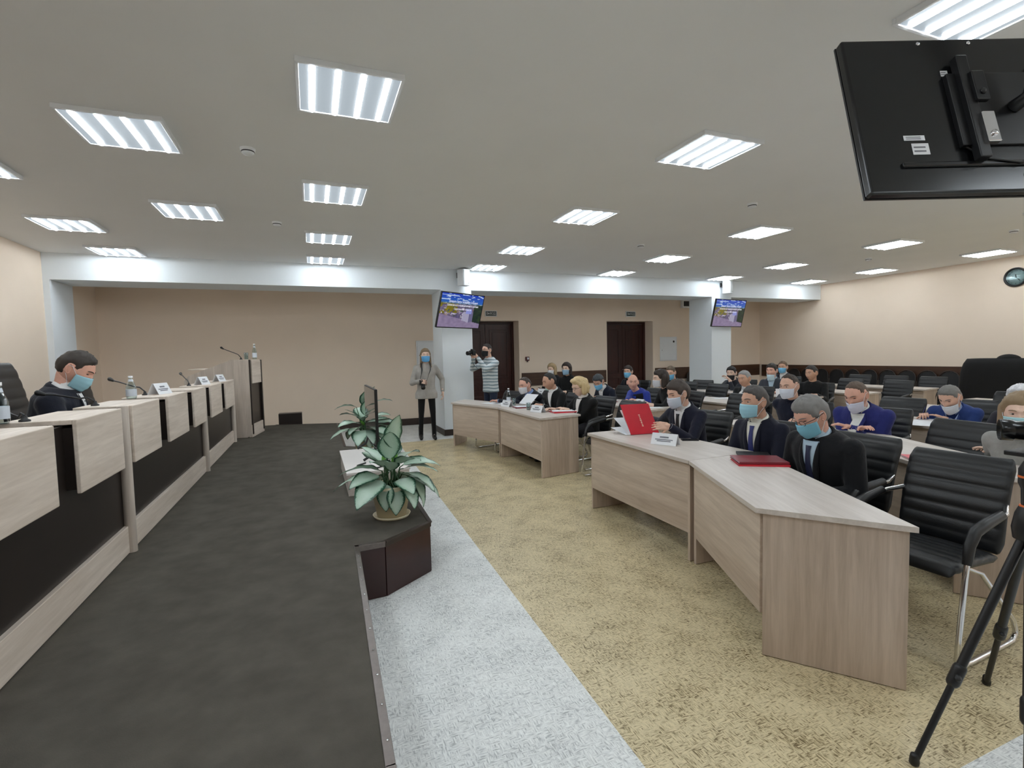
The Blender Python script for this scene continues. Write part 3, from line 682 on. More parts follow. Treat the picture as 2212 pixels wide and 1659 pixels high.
# ------------------------------------------------------------------ plants
M_leaf, nt, bs_ = new_mat('variegated_leaf')
a = nt.nodes.new('ShaderNodeAttribute'); a.attribute_name = 'edge'
n1 = tex_noise(nt, 30, 3, objvec(nt, (1, 2.2, 1)))
mth = nt.nodes.new('ShaderNodeMath'); mth.operation = 'MULTIPLY_ADD'; mth.inputs[1].default_value = .55; nt.links.new(n1.outputs['Fac'], mth.inputs[0]); nt.links.new(a.outputs['Fac'], mth.inputs[2])
rp_ = ramp(nt, mth.outputs[0], [(.30, lin((186, 208, 192))), (.70, lin((160, 188, 168))), (.80, lin((44, 92, 68))), (.99, lin((22, 58, 42)))])
nt.links.new(rp_.outputs['Color'], bs_.inputs['Base Color']); bs_.inputs['Roughness'].default_value = .32
M_leafy = mat('young_leaf', (96, 150, 60), .35, var=.1, vs=14)
def leaf_mesh(droop):
    me = bpy.data.meshes.new('leaf'); nu, nv = 14, 8; vs = []; ed = []
    for i in range(nu+1):
        s = i/nu; wd = .5*(math.sin(math.pi*s**.82))**.8*(1-.15*s)+.004 if 0 < s < 1 else .004
        for j in range(nv+1):
            q = -1+2*j/nv; x = s; y = q*wd*.74
            z = .10*math.sin(math.pi*s*.8)-droop*s*s+.10*abs(q)*wd+.012*math.sin(s*20+q*3)*abs(q)
            vs.append((x, y, z)); ed.append(max(abs(q)**1.6, (s-.88)/.12 if s > .88 else 0)*.72)
    o2 = len(vs)
    fs = [(i*(nv+1)+j, (i+1)*(nv+1)+j, (i+1)*(nv+1)+j+1, i*(nv+1)+j+1) for i in range(nu) for j in range(nv)]
    me.from_pydata(vs, [], fs); at = me.attributes.new('edge', 'FLOAT', 'POINT'); at.data.foreach_set('value', ed)
    me.polygons.foreach_set('use_smooth', [True]*len(fs)); me.update(); return me
LEAFS = [leaf_mesh(d) for d in (.05, .22, .42)]
for me in LEAFS: me.materials.append(M_leaf)
def plant(label, loc, scale, leaves, seed, pot_h=.25, pot_r=.145):
    rnd = random.Random(seed)
    t = thing('potted_plant', label, 'plant', loc, 0, 'potted plants on the stage edge'); t.scale = (scale,)*3
    b = MB().lathe([(.0001, .012), (pot_r*.74, .012), (pot_r*.98, pot_h*.86), (pot_r*1.07, pot_h*.88), (pot_r*1.09, pot_h), (pot_r*.99, pot_h), (pot_r*.94, pot_h*.86), (pot_r*.9, pot_h*.8)], 36); b.build('pot', M_pot, t)
    MB().lathe([(.0001, .001), (pot_r*.86, .001), (pot_r*.96, .024), (pot_r*.92, .024), (pot_r*.8, .008), (.0001, .008)], 36).build('saucer', M_pot, t)
    MB().lathe([(pot_r*.93, pot_h*.82), (pot_r*.5, pot_h*.85), (.0001, pot_h*.84)], 24).build('soil', M_soil, t)
    for az, el, hgt, rad, ln, dr in leaves:
        a_ = R(az); base = V((rnd.uniform(-.04, .04), rnd.uniform(-.04, .04), pot_h*.84))
        tip = V((rad*math.cos(a_), rad*math.sin(a_), hgt))
        mid = base.lerp(tip, .55)+V((0, 0, .06))
        MB().tube([base, mid, tip], [.006, .005, .0035], 6).build('stem', M_stem, t)
        lf = link('leaf', LEAFS[dr], None, t); d = V((math.cos(a_)*math.cos(R(el)), math.sin(a_)*math.cos(R(el)), math.sin(R(el))))
        side = V((-math.sin(a_), math.cos(a_), 0)); side = (side+V((0, 0, rnd.uniform(-.35, .35)))).normalized(); nz = d.cross(side).normalized(); side = nz.cross(d)
        lf.matrix_local = frame(tip, d*ln, side*ln, nz*ln)
    for az, ln in ((20, .15), (200, .10)):
        a_ = R(az); lf = MB(); rings = []
        for k in range(8):
            s = k/7; rr = .022*math.sin(math.pi*(.08+.9*s)); c = V((.02*math.cos(a_)*(1+2*s), .02*math.sin(a_)*(1+2*s), pot_h+.12+s*ln))
            rings.append([c+V((rr*math.cos(q*math.pi/4), rr*.6*math.sin(q*math.pi/4), 0)) for q in range(8)])
        lf.loft(rings).build('young_shoot', M_leafy, t)
L1 = []
rnd = random.Random(11)
for az, el, h, r_, ln, dr in [(-95, 62, .44, .03, .25, 0), (-60, 72, .52, .05, .27, 0), (185, 8, .36, .08, .29, 1), (205, -5, .33, .10, .24, 1), (165, -8, .30, .12, .31, 1), (225, -20, .30, .11, .30, 1), (250, -58, .27, .12, .19, 1), (272, -62, .25, .13, .20, 1),
                             (295, -35, .29, .13, .25, 1), (320, -18, .34, .12, .28, 1), (340, 2, .36, .10, .26, 1), (5, 0, .38, .10, .30, 1), (-15, -30, .30, .14, .28, 1), (-38, -42, .31, .15, .24, 2), (40, 15, .40, .08, .26, 1), (80, 30, .42, .06, .26, 1), (120, 20, .40, .07, .27, 1), (150, 35, .40, .05, .22, 0), (230, 30, .38, .05, .22, 1), (262, 38, .36, .05, .2, 1), (-48, 20, .40, .06, .24, 1), (60, -30, .3, .13, .27, 1), (100, -25, .3, .12, .27, 1), (-70, -10, .30, .12, .22, 1)]:
    L1.append((az, el, h, r_, ln, dr))
plant('leafy variegated plant in cream pot, nearer one on stage corner', (.50, 3.74, HS+.001), .98, L1, 5)
L2 = [(az+25, el, h*1.12, r_, ln, dr) for az, el, h, r_, ln, dr in L1]+[(175, 5, .60, .10, .24, 1), (10, 15, .62, .08, .25, 1), (-70, 60, .60, .02, .26, 0)]
plant('leafy variegated plant in cream pot behind the stage television', (.56, 6.15, HS+.001), 1.0, L2, 6)

# ------------------------------------------------------------------ people
def remesh(mb, voxel, smooth=3, name='body'):
    me = mb.mesh(name); o = bpy.data.objects.new(name, me); COL.objects.link(o)
    r = o.modifiers.new('r', 'REMESH'); r.mode = 'VOXEL'; r.voxel_size = voxel; r.use_smooth_shade = True
    if smooth: s = o.modifiers.new('s', 'SMOOTH'); s.factor = .5; s.iterations = smooth
    out = bpy.data.meshes.new_from_object(o.evaluated_get(bpy.context.evaluated_depsgraph_get()))
    bpy.data.objects.remove(o); bpy.data.meshes.remove(me); return out
def to_mb(mb, me, m=0):
    return mb.add([v.co.copy() for v in me.vertices], [tuple(p.vertices) for p in me.polygons], m, True)
RX, RY, RZ = .096, .076, .116
def head_pt(d, w=1.0):
    x, y, z = d.x*RX, d.y*RY*w, d.z*RZ
    if z < 0:
        t = -z/RZ; y *= 1-.30*t**1.5
        if x < 0: x *= 1-.45*t**1.2
        else: x *= 1-.06*t
    else: y *= 1+.02*z/RZ
    if x < 0: x *= 1.04
    g = lambda v, s: math.exp(-(v/s)**2)
    if d.x > 0:
        nz = max(0, min(1, (.022-z)/.062)) if -.046 < z < .022 else 0
        if z <= -.036: nz *= max(0, 1-(-.036-z)/.010)
        x += .026*nz*g(y, .011+.006*nz)
        x += .005*g(z-.030, .011)*g(y, .05)
        x -= .011*g(abs(y)-.031, .016)*g(z-.010, .013)
        x += .006*(g(z+.060, .006)+g(z+.071, .006))*g(y, .02) - .003*g(z+.0655, .003)*g(y, .02)
        x += .010*g(z+.098, .018)*g(y, .03)
        x += .004*g(z+.02, .02)*g(abs(y)-.045, .018)
    return V((x, y, z))
def sph(nu, nv):
    for i in range(nv+1):
        p = -math.pi/2+math.pi*i/nv
        for j in range(nu):
            t = 2*math.pi*j/nu; yield V((math.cos(p)*math.cos(t), math.cos(p)*math.sin(t), math.sin(p)))
def sph_faces(nu, nv): return [(i*nu+j, i*nu+(j+1) % nu, (i+1)*nu+(j+1) % nu, (i+1)*nu+j) for i in range(nv) for j in range(nu)]
def interp(tab, x):
    if x <= tab[0][0]: return tab[0][1]
    for (a, p), (b_, q) in zip(tab, tab[1:]):
        if x <= b_: return p+(q-p)*(x-a)/(b_-a)
    return tab[-1][1]
HAIRLINES = {
    'short': [(-1, -.50), (-.5, -.45), (-.05, -.30), (.12, .05), (.32, .12), (.45, .50), (.75, .66), (1, .70)],
    'full': [(-1, -.62), (-.4, -.55), (0, -.32), (.15, -.12), (.38, .1), (.5, .45), (.75, .55), (1, .58)],
    'reced': [(-1, -.50), (-.5, -.45), (-.05, -.28), (.10, .05), (.22, .18), (.32, .62), (.55, .84), (.8, .93), (1, .97)],
    'bald': [(-1, -.5), (-.4, -.4), (0, .0), (.3, .2), (1, 2)],
}
def make_hair(style, T, col, w, parent, name='hair', seed=1):
    m = mat('hair_%d_%d_%d' % col, col, .55, var=.28, vs=26, bmp=.5, bs=120, bd=.004)
    tab = HAIRLINES['full' if style in ('bob', 'long', 'wavy') else style]; nu, nv = 48, 32
    vs = []; th = []
    thick = {'short': .0085, 'full': .014, 'reced': .006, 'bald': .002, 'bob': .022, 'long': .014, 'wavy': .026}[style]
    for d in sph(nu, nv):
        zl = interp(tab, d.x)+.05*noise.noise(d*7+V((0, seed, 2)))
        h = d.z-zl
        if style == 'reced': h -= .10*max(0, 1-abs(d.y)*3)*max(0, d.x)*(-1)
        nzz = noise.noise(d*4+V((seed, 0, 0)))
        t = max(-.006, min(thick*(1+.25*nzz)+.006*noise.noise(V((d.x*5, d.y*16, d.z*5))+V((seed*3, 1, 0))), h*.09))
        if style in ('short', 'full') and d.z > .5: t *= 1.15+.3*max(0, d.x)
        ee = math.exp(-((d.x+.12)/.26)**2-((d.z+.02)/.34)**2) if abs(d.y) > .5 else 0
        t = max(-.006, t-.022*ee)
        p = head_pt(d, w); n = V((d.x/RX, d.y/RY, d.z/RZ)).normalized()
        vs.append(p+n*t); th.append(t)
    fs = [f for f in sph_faces(nu, nv) if max(th[i] for i in f) > -.004]
    mb = MB().add(vs, fs, 0, True)
    if style in ('bob', 'long', 'wavy'):
        vb = MB(); to_mb(vb, mb.mesh('tmp')) if False else None
        lo = {'bob': -.10, 'long': -.20, 'wavy': -.07}[style]; fat = {'bob': .036, 'long': .026, 'wavy': .042}[style]
        vb.ell((-.03, 0, .03), (.092, .088, .100))
        for s in (-1, 1):
            vb.capsule((-.02, s*.070, .03), (.004 if style != 'long' else .02, s*(.080 if style != 'long' else .084), lo), fat, fat*.75)
            vb.capsule((-.06, s*.045, .02), (-.055, s*.055, lo), fat*1.1, fat*.8)
        vb.capsule((-.085, 0, .02), (-.08, 0, lo), fat*1.2, fat*.9)
        if style == 'wavy':
            rr = random.Random(seed)
            for q in range(26):
                a_ = rr.uniform(0, 6.28); zz = rr.uniform(-.07, .11); kk = math.sqrt(max(0, 1-(zz/.13)**2))
                if math.cos(a_) > .45 and zz < .07: continue
                vb.ell((-.02+.09*kk*math.cos(a_), .088*kk*math.sin(a_), zz), (.03, .03, .03), 10, 6)
            vb.ell((.05, .0, .105), (.05, .06, .03))
        rm = remesh(vb, .009, 3); to_mb(mb, rm)
    mb.v = [T @ p for p in mb.v]
    return mb.build(name, m, parent)
def make_mask(T, col, parent, drop=0.0, w=1.0, loops=True):
    m = mat('mask_%d_%d_%d' % col, col, .75, var=.03, vs=20)
    nu, nv = 18, 12; grid = []
    for j in range(nv+1):
        v_ = j/nv; z = -.004-.106*v_-drop
        for i in range(nu+1):
            a = R(-68+136*i/nu); zz = z-.012*math.cos(a)*(v_-.3)*0-.018*(abs(math.sin(a))**2)*(.5-v_)*1.2
            t = max(0, min(1, -zz/RZ)); ry = RY*w*(1-.30*t**1.5)+.006; rx = RX*(1-.05*t)+.007
            bul = (.020*math.cos(a)**4+.004)*math.sin(math.pi*min(1, max(0, .12+.8*v_)))
            pl = .0014*math.sin(v_*math.pi*7)*math.cos(a)
            grid.append(V(((rx+bul+pl)*math.cos(a)-.002, (ry+bul*.3)*math.sin(a), zz)))
    fs = [(j*(nu+1)+i, (j+1)*(nu+1)+i, (j+1)*(nu+1)+i+1, j*(nu+1)+i+1) for j in range(nv) for i in range(nu)]
    o = MB().add([T @ p for p in grid], fs, 0, True).build('face_mask', m, parent)
    so = o.modifiers.new('solid', 'SOLIDIFY'); so.thickness = .0015
    if loops:
        for s in (0, nu):
            sg = 1 if s else -1
            tp, bt = grid[s], grid[nv*(nu+1)+s]; ear = V((-.022, sg*(RY*w+.012), .018)); ear2 = V((-.024, sg*(RY*w+.010), -.018))
            MB().tube([T @ tp, T @ V((.0, sg*(RY*w+.008), .02)), T @ ear], .0017, 5).tube([T @ bt, T @ V((.004, sg*(RY*w+.003), -.05)), T @ ear2], .0017, 5).build('ear_loop', M_paper, o)
    return o
def ik(S, W, l1, l2, pole):
    d = W-S; L = min(d.length, (l1+l2)*.995); d = d.normalized()
    a = (l1*l1-l2*l2+L*L)/(2*L); h = math.sqrt(max(l1*l1-a*a, 0)); pn = (pole-d*pole.dot(d)).normalized()
    return S+d*a+pn*h, S+d*L
def hand_mb(W, hd, pn, side, curl, voxel, grip=False):
    """hand at wrist W, along hd, palm normal pn (where the palm looks); side +1 = left hand"""
    hd = hd.normalized(); pn = (pn-hd*pn.dot(hd)).normalized(); lat = hd.cross(pn)*side      # towards the thumb
    b = MB()
    for k in range(4):
        o = (1.5-k)*.0195; b.capsule(W+hd*.012+lat*o*.75, W+hd*.082+lat*o+pn*-.002, .0150, .0115, 10)
    b.capsule(W-hd*.05, W+hd*.02, .024, .023, 12)
    lens = (.070, .078, .072, .056)
    for k in range(4):
        o = (1.5-k)*.0200; p = W+hd*.080+lat*o; ang = 0; seg = lens[k]
        sp = (1.5-k)*.05
        for q, fr in enumerate((.44, .31, .25)):
            ang += curl*(.7+.15*k)*(1 if q else .8); dd = (hd*math.cos(ang)+pn*math.sin(ang)+lat*sp).normalized()
            p2 = p+dd*seg*fr; r = .0092-.0010*q; b.capsule(p, p2, r, r-.0008, 8); p = p2
    p = W+hd*.022+lat*.028; dd = (hd*.62+lat*.72+pn*(.30+.4*curl)).normalized(); b.capsule(W+hd*.012+lat*.012, p, .015, .013, 8)
    for q, L in enumerate((.036, .028)):
        p2 = p+dd*L; b.capsule(p, p2, .0108-.001*q, .0098-.001*q, 8); p = p2; dd = (dd+hd*.5+pn*.15*curl).normalized()
    return remesh(b, voxel, 2)
def ring_ell(c, ax, ay, rx, ry, n=20): return [c+ax*(rx*math.cos(2*math.pi*i/n))+ay*(ry*math.sin(2*math.pi*i/n)) for i in range(n)]
def collar(name, T0, r0, r1, h, m, parent, back=0.0, openf=.16):
    """band around the neck, open at the front; T0 local frame x forward z up"""
    vs = []; fs = []; n = 28
    for j, (k, z) in enumerate(((0, -.012), (.35, h*.6), (.5, h), (1.0, h*.55), (1.35, -.010))):
        for i in range(n+1):
            a = openf*math.pi+(2-2*openf)*math.pi*i/n; r = r0+(r1-r0)*k
            fr = .5+.5*math.cos(a)
            vs.append(T0 @ V((r*math.cos(a)*1.02+.012*fr, r*math.sin(a), z-.022*fr*(1+z/h*.3)+back*(1-fr))))
    for j in range(4):
        for i in range(n): fs.append((j*(n+1)+i, j*(n+1)+i+1, (j+1)*(n+1)+i+1, (j+1)*(n+1)+i))
    o = MB().add(vs, fs, 0, True).build(name, m, parent); s = o.modifiers.new('s', 'SOLIDIFY'); s.thickness = .003; s.offset = 0
    return o
SKIN = {'fair': (218, 176, 154), 'tan': (204, 160, 136), 'pink': (220, 170, 150), 'pale': (228, 194, 174)}
def cloth(c, b=.35): return mat('cloth_%d_%d_%d' % c, c, .8, var=.10, vs=9, bmp=b, bs=14, bd=.02, spec=.25, sheen=.1)
def person(label, head, face, lean=14, hp=0, hy=0, roll=0, skin='fair', hair=('short', (52, 42, 36)), mask=None, mdrop=0, jacket=(24, 26, 34), shirt=None, tie=None,
           hands=None, curl=.35, stand=False, w=1.0, legs=(28, 28, 34), vest=None, glasses=False, vneck=.27, fine=False, palms=None, dress=0, jmat=None, bulk=1.0, twist=0, seat=.46, brows=True, open_l=True, cuffs=True, shoes=(20, 19, 19), bare=0.0):
    fwd = R(face)
    m_skin = mat('skin_%s' % skin, SKIN[skin], .5, var=.05, vs=30, spec=.4)
    m_j = jmat or cloth(jacket); m_l = cloth(legs)
    hipz = .93 if stand else seat+.09
    s = V((math.sin(R(lean)), 0, math.cos(R(lean))))
    nk = V((math.sin(R(lean*.8+12)), 0, math.cos(R(lean*.8+12))))
    HCoff = nk*.118+V((.024, 0, .026))
    tors = (head[2]-hipz-HCoff.z)/s.z
    tors = max(.36, min(.62, tors)); NBl = V((0, 0, hipz))+s*tors; HC = NBl+HCoff
    Rz = Matrix.Rotation(fwd, 4, 'Z')
    off = Rz @ V((HC.x, HC.y, 0)); root = V((head[0]-off.x, head[1]-off.y, head[2]-HC.z if abs(head[2]-HC.z) < .03 else (0 if not stand else 0)))
    root.z = max(root.z, 0)
    t = thing('person', label, 'person', root, fwd)
    inv = (Matrix.Translation(root) @ Rz).inverted()
    k = tors/.5; yv = V((0, 1, 0)); fwl = V((s.z, 0, -s.x)); tw = Matrix.Rotation(R(twist), 3, s)
    fx, ly = tw @ fwl, tw @ yv
    P0 = V((0, 0, hipz))
    # --- clothing: torso and sleeves as one surface
    jb = MB(); rings = []
    wz = .172*w*bulk
    if stand and dress:
        for z, rx, ry in ((dress, .135, .205), (dress+.10, .138, .205), (hipz-.06, .138, .20)): rings.append(ring_ell(V((0, 0, z)), V((1, 0, 0)), V((0, 1, 0)), rx*bulk, ry*bulk))
    elif stand: rings.append(ring_ell(P0-s*.10, V((1, 0, 0)), yv, .132*bulk, wz*1.08)); rings.append(ring_ell(P0-s*.04, V((1, 0, 0)), yv, .13*bulk, wz*1.04))
    else: rings.append(ring_ell(P0-s*.10, V((1, 0, 0)), yv, .11*bulk, wz*.85))
    for q, rx, ry in ((.0, .128, 1.0), (.2, .125, .96), (.45, .128, 1.02), (.68, .124, 1.10), (.84, .114, 1.08), (.93, .095, .86), (1.02, .072, .52)):
        mx = q; fx2, ly2 = (fwl.lerp(fx, mx)), (yv.lerp(ly, mx)); rings.append(ring_ell(P0+s*tors*q-fx2*.012*(1 if q > .8 else 0), fx2.normalized(), ly2.normalized(), rx*bulk, wz*ry))
    jb.loft(rings)
    SHl = [P0+s*tors*.82+ly*(sd*.170*w*bulk)-fx*.012 for sd in (1, -1)]
    wr = []; bb = MB(); hand_meshes = []
    tgt = hands or [(.40, .17, .77), (.40, -.17, .77)]
    for i, sd in enumerate((1, -1)):
        W = V(tgt[i]) if not (len(tgt[i]) == 4) else inv @ V(tgt[i][:3])
        pole = (V((-.25, sd*.38, -1)) if not stand else V((-.4, sd*.5, -.8)))
        E, W2 = ik(SHl[i], W, .29*k**.3, .265*k**.3, pole); d = (W2-E).normalized()
        jb.ell(SHl[i]-V((0, sd*.012, .006)), (.066*bulk, .062*bulk, .066)); jb.capsule(SHl[i], E, .061*bulk, .052*bulk); jb.capsule(E, W2-d*(.02+bare), .051*bulk, .039)
        pl = V(palms[i]) if palms and palms[i] else V((.15, -sd*.2, -1))
        hdir = d if not palms or len(palms) < 4 else V(palms[2+i])
        flat = V((d.x, d.y, d.z*.35)).normalized() if pl.z < -.7 else hdir
        hand_meshes.append(hand_mb(W2+flat*.012, flat if (not palms or len(palms) < 4) else hdir, pl, sd, curl if not isinstance(curl, tuple) else curl[i], .0045 if fine else .006))
        wr.append((E, W2, d)); bb.capsule(SHl[i], E, .035, .03, 8); bb.capsule(E, W2, .03+(.012 if bare else 0), .024, 10)
    jm = remesh(jb, .011 if fine else .014, 4, 'jacket')
    jo = link('dress' if dress else ('jacket' if shirt else 'top'), jm, m_j, t)
    bvh = BVHTree.FromPolygons([v.co.copy() for v in jm.vertices], [tuple(p.vertices) for p in jm.polygons])
    # --- legs
    lb = MB(); lb.ell(P0+V((0, 0, -.02)), (.115, .155*w*bulk, .12)); feet = []
    for sd in (1, -1):
        hip = P0+V((0, sd*.085, -.02))
        if stand: knee = V((.02+.02*sd, sd*.105, .49)); ank = V((-.02+.03*sd, sd*.12, .10)); toe = V((.02, sd*.02, 0))
        else: knee = V((.36, sd*.12, seat+.045)); ank = V((.34+.04*sd, sd*.12, .10)); toe = V((0, 0, 0))
        thin = .90 if dress else 1
        lb.capsule(hip, knee, .085*bulk*thin, .062*thin); lb.capsule(knee, ank, .060*thin, .043*thin); feet.append(ank)
        bb.capsule(hip, knee, .05, .04, 8); bb.capsule(knee, ank, .035, .026, 8); bb.capsule(ank, ank+V((.08, 0, -.072)), .018, .016, 8)
    lo_ = link('leggings' if dress else 'trousers', remesh(lb, .016, 3, 'trousers'), m_l, t)
    m_sh = mat('shoe_leather', shoes, .4, var=.1, vs=10)
    for ank in feet:
        sb = MB(); sb.capsule((ank.x-.03, ank.y, .042), (ank.x+.06, ank.y, .04), .042, .040); sb.capsule((ank.x+.06, ank.y, .038), (ank.x+.17, ank.y*1.05, .032), .040, .030); sb.capsule((ank.x-.015, ank.y, .05), (ank.x-.01, ank.y, .12+(.1 if dress else 0)), .044, .046)
        sm = remesh(sb, .012, 2); [setattr(v.co, 'z', max(v.co.z, .002)) for v in sm.vertices] if False else None
        link('shoe', sm, m_sh, t)
    # --- head frame
    HT = Matrix.Translation(HC) @ Matrix.Rotation(R(hy), 4, 'Z') @ Matrix.Rotation(R(hp), 4, 'Y') @ Matrix.Rotation(R(roll), 4, 'X') @ Matrix.Diagonal((1.06, 1.06, 1.06, 1))
    # --- skin: head, neck, trunk, arms, hands joined into one body mesh
    bb.capsule(P0, NBl-s*.08, .09, .09, 10); bb.capsule(NBl-s*.06, HT @ V((-.022, 0, -.05)), .060, .054, 14); bb.capsule(HT @ V((-.02, 0, -.04)), HT @ V((-.01, 0, -.02)), .055, .058, 12)
    core = remesh(bb, .009 if fine else .012, 2); body = MB(); to_mb(body, core)
    nu, nv = (72, 56) if fine else (48, 40)
    body.add([HT @ head_pt(d, w) for d in sph(nu, nv)], sph_faces(nu, nv), 0, True)
    for sd in (1, -1):
        ET = HT @ Matrix.Translation((-.012, sd*(RY*w+.001), -.002)) @ Matrix.Rotation(R(-12), 4, 'Y') @ Matrix.Rotation(sd*R(-24), 4, 'Z')
        body.ell((0, 0, 0), (.019, .007, .032), 14, 10, 0, ET); body.tube([(.015*math.cos(a_)*1.0, sd*.006, .030*math.sin(a_)) for a_ in [q*math.pi/8 for q in range(1, 15)]], .004, 6, 0, ET)
    for hm in hand_meshes: to_mb(body, hm)
    body.build('body', m_skin, t)
    # eyes and brows
    m_eye = mat('eye_dark', (48, 38, 34), .3); m_lid = mat('eye_white', (196, 186, 178), .4)
    hc = hair[1] if hair else (120, 96, 84)
    for sd in (1, -1):
        e = MB().ell((.0725, sd*.031, .010), (.011, .0135, .0052 if hp < 14 else .0026), 12, 8, 0, HT).build('eye', m_lid if hp < 14 else m_eye, t)
        if hp < 14: MB().ell((.0805, sd*.0305, .010), (.0042, .0058, .0050), 10, 6, 0, HT).build('iris', m_eye, e)
        if brows:
            bp = []
            for q in range(5):
                y = sd*(.014+.009*q); z = .030+.004*math.sin(q*.8)
                dd = V((math.sqrt(max(.05, 1-(y/RY)**2-(z/RZ)**2)), y/RY, z/RZ)).normalized(); bp.append(HT @ (head_pt(dd, w)+V((.0015, 0, 0))))
            MB().tube(bp, [.002, .0032, .0034, .003, .0015], 6).build('eyebrow', mat('hair_%d_%d_%d' % hc, hc, .6), t)
    if hp < 50: MB().tube([HT @ V((.0935-.6*abs(y)**1.25, y, -.0655)) for y in (-.022, -.012, 0, .012, .022)], [.001, .0022, .0028, .0022, .001], 6).build('mouth', mat('lip', (150, 92, 84), .5), t) if not mask or mdrop > .045 else None
    if hair: make_hair(hair[0], HT, hair[1], w, t, seed=int(abs(head[0]*7+head[1]*3)))
    if mask: make_mask(HT, mask, t, mdrop, w)
    if glasses:
        gb = MB()
        for sd in (1, -1):
            c = V((.098, sd*.033, .006)); gb.tube([HT @ (c+V((-.25*abs(.024*math.cos(q*.4488))*0, .024*math.cos(q*.4488), .017*math.sin(q*.4488)))) for q in range(14)], .0016, 5, 0, None, True)
            gb.tube([HT @ V((.096, sd*.057, .010)), HT @ V((.05, sd*(RY*w+.008), .012)), HT @ V((-.02, sd*(RY*w+.009), .010))], .0022, 5)
        gb.tube([HT @ V((.1, -.009, .008)), HT @ V((.104, 0, .010)), HT @ V((.1, .009, .008))], .0018, 5); gb.build('glasses', M_blackp, t)
    # --- shirt front, tie, lapels laid on the chest
    def on_chest(u, v_, offs):
        p = NBl+ly*u-s*v_+fx*.5; hit = bvh.ray_cast(p, -fx)
        return (hit[0]+fx*offs) if hit[0] else None
    def patch(name, rows, m, offs, parent):
        vs = []; fs = []; nc = len(rows[0])
        for r_ in rows:
            for u, v_ in r_:
                p = on_chest(u, v_, offs); vs.append(p if p is not None else (vs[-1] if vs else NBl))
        for a_ in range(len(rows)-1):
            for c_ in range(nc-1): fs.append((a_*nc+c_, a_*nc+c_+1, (a_+1)*nc+c_+1, (a_+1)*nc+c_))
        o = MB().add(vs, fs, 0, True).build(name, m, parent); q = o.modifiers.new('s', 'SOLIDIFY'); q.thickness = .003; q.offset = 0
        return o
    NT = frame(NBl-s*.012+nk*.012, (nk.z, 0, -nk.x), (0, 1, 0), nk) @ Matrix.Rotation(R(hy*.3), 4, 'Z')
    if shirt:
        ms = mat('shirt_%d_%d_%d' % shirt, shirt, .75, var=.03, vs=12)
        N = 12
        patch('shirt_front', [[((-1+2*c_/6)*.058*(1-(r_/N))+0, .012+vneck*r_/N) for c_ in range(7)] for r_ in range(N+1)], ms, .004, t)
        MB().capsule(NBl-s*.035+fx*.012, NBl+nk*.020+fx*.006, .066, .060, 14).build('shirt_neck', ms, t)
        collar('shirt_collar', NT, .056, .070, .040, ms, t)
        for sd in (1, -1):
            patch('lapel', [[(sd*(.058*(1-(r_/N))+(c_/3)*(.040*math.sin(math.pi*(.25+.75*(1-r_/N)))**.7)), .012+(vneck+.01)*r_/N) for c_ in range(4)] for r_ in range(N+1)], m_j, .010, t)
        collar('jacket_collar', NT @ Matrix.Translation((-.008, 0, -.016)), .070, .088, .034, m_j, t, .006, .30)
        if tie:
            mt = mat('tie_%d_%d_%d' % tie, tie, .5, var=.12, vs=40)
            patch('tie', [[((-1+c_)*(.020 if r_ == 0 else .013+.018*r_/N), .035+(vneck+.03)*r_/N) for c_ in range(3)] for r_ in range(N+1)], mt, .013, t)
        elif fine:
            for q in range(3):
                p = on_chest(0, .06+.07*q, .008)
                if p is not None: MB().ell(p, (.004, .004, .004), 8, 5).build('shirt_button', M_blackp, t)
        if cuffs:
            for E, W2, d in wr: MB().tube([W2-d*.026, W2-d*.004], .033, 14).build('shirt_cuff', ms, t)
    else:
        collar('neck_band', NT @ Matrix.Translation((0, 0, -.010)), .062, .074, .028 if not dress else .02, m_j, t, 0, .02)
    if vest:
        vb = MB(); vb.loft([[p+(p-sum(r_, V())/len(r_)).normalized()*.012 for p in r_] for r_ in rings[:-1]]); vm = remesh(vb, .014, 3)
        link('vest', vm, cloth(vest), t)
        bv2 = BVHTree.FromPolygons([v.co.copy() for v in vm.vertices], [tuple(p.vertices) for p in vm.polygons])
        vs = []; N = 12
        for r_ in range(N+1):
            for c_ in range(5):
                u = (-1+c_/2)*(.055-.02*r_/N); hit = bv2.ray_cast(NBl+ly*u-s*(.03+.36*r_/N)+fx*.5, -fx); vs.append((hit[0]+fx*.004) if hit[0] else NBl)
        MB().add(vs, [(a_*5+c_, a_*5+c_+1, a_*5+c_+6, a_*5+c_+5) for a_ in range(N) for c_ in range(4)], 0, True).build('sweater_front', m_j, t)
    return t, HT, wr
WHITE, LBLUE = (226, 226, 226), (168, 190, 214)
MW, MB_, MLB = (216, 222, 234), (116, 186, 226), (160, 208, 224)
NAVY, BLK = (20, 22, 34), (17, 17, 19)
H = lambda px, py, X: tuple(atx(px, py, X))
W4 = lambda x, y, z: (x, y, z, 1)
M_stripe, nt, bs_ = new_mat('striped_knit')
wv = nt.nodes.new('ShaderNodeTexWave'); wv.wave_type = 'BANDS'; wv.bands_direction = 'Z'; wv.inputs['Scale'].default_value = 5.2; wv.inputs['Distortion'].default_value = 2.2; wv.inputs['Detail'].default_value = 3
nt.links.new(objvec(nt), wv.inputs['Vector']); rq = ramp(nt, wv.outputs['Fac'], [(.12, lin((120, 138, 146))), (.34, lin((186, 200, 206))), (.6, lin((206, 212, 214)))])
nt.links.new(rq.outputs['Color'], bs_.inputs['Base Color']); bs_.inputs['Roughness'].default_value = .9
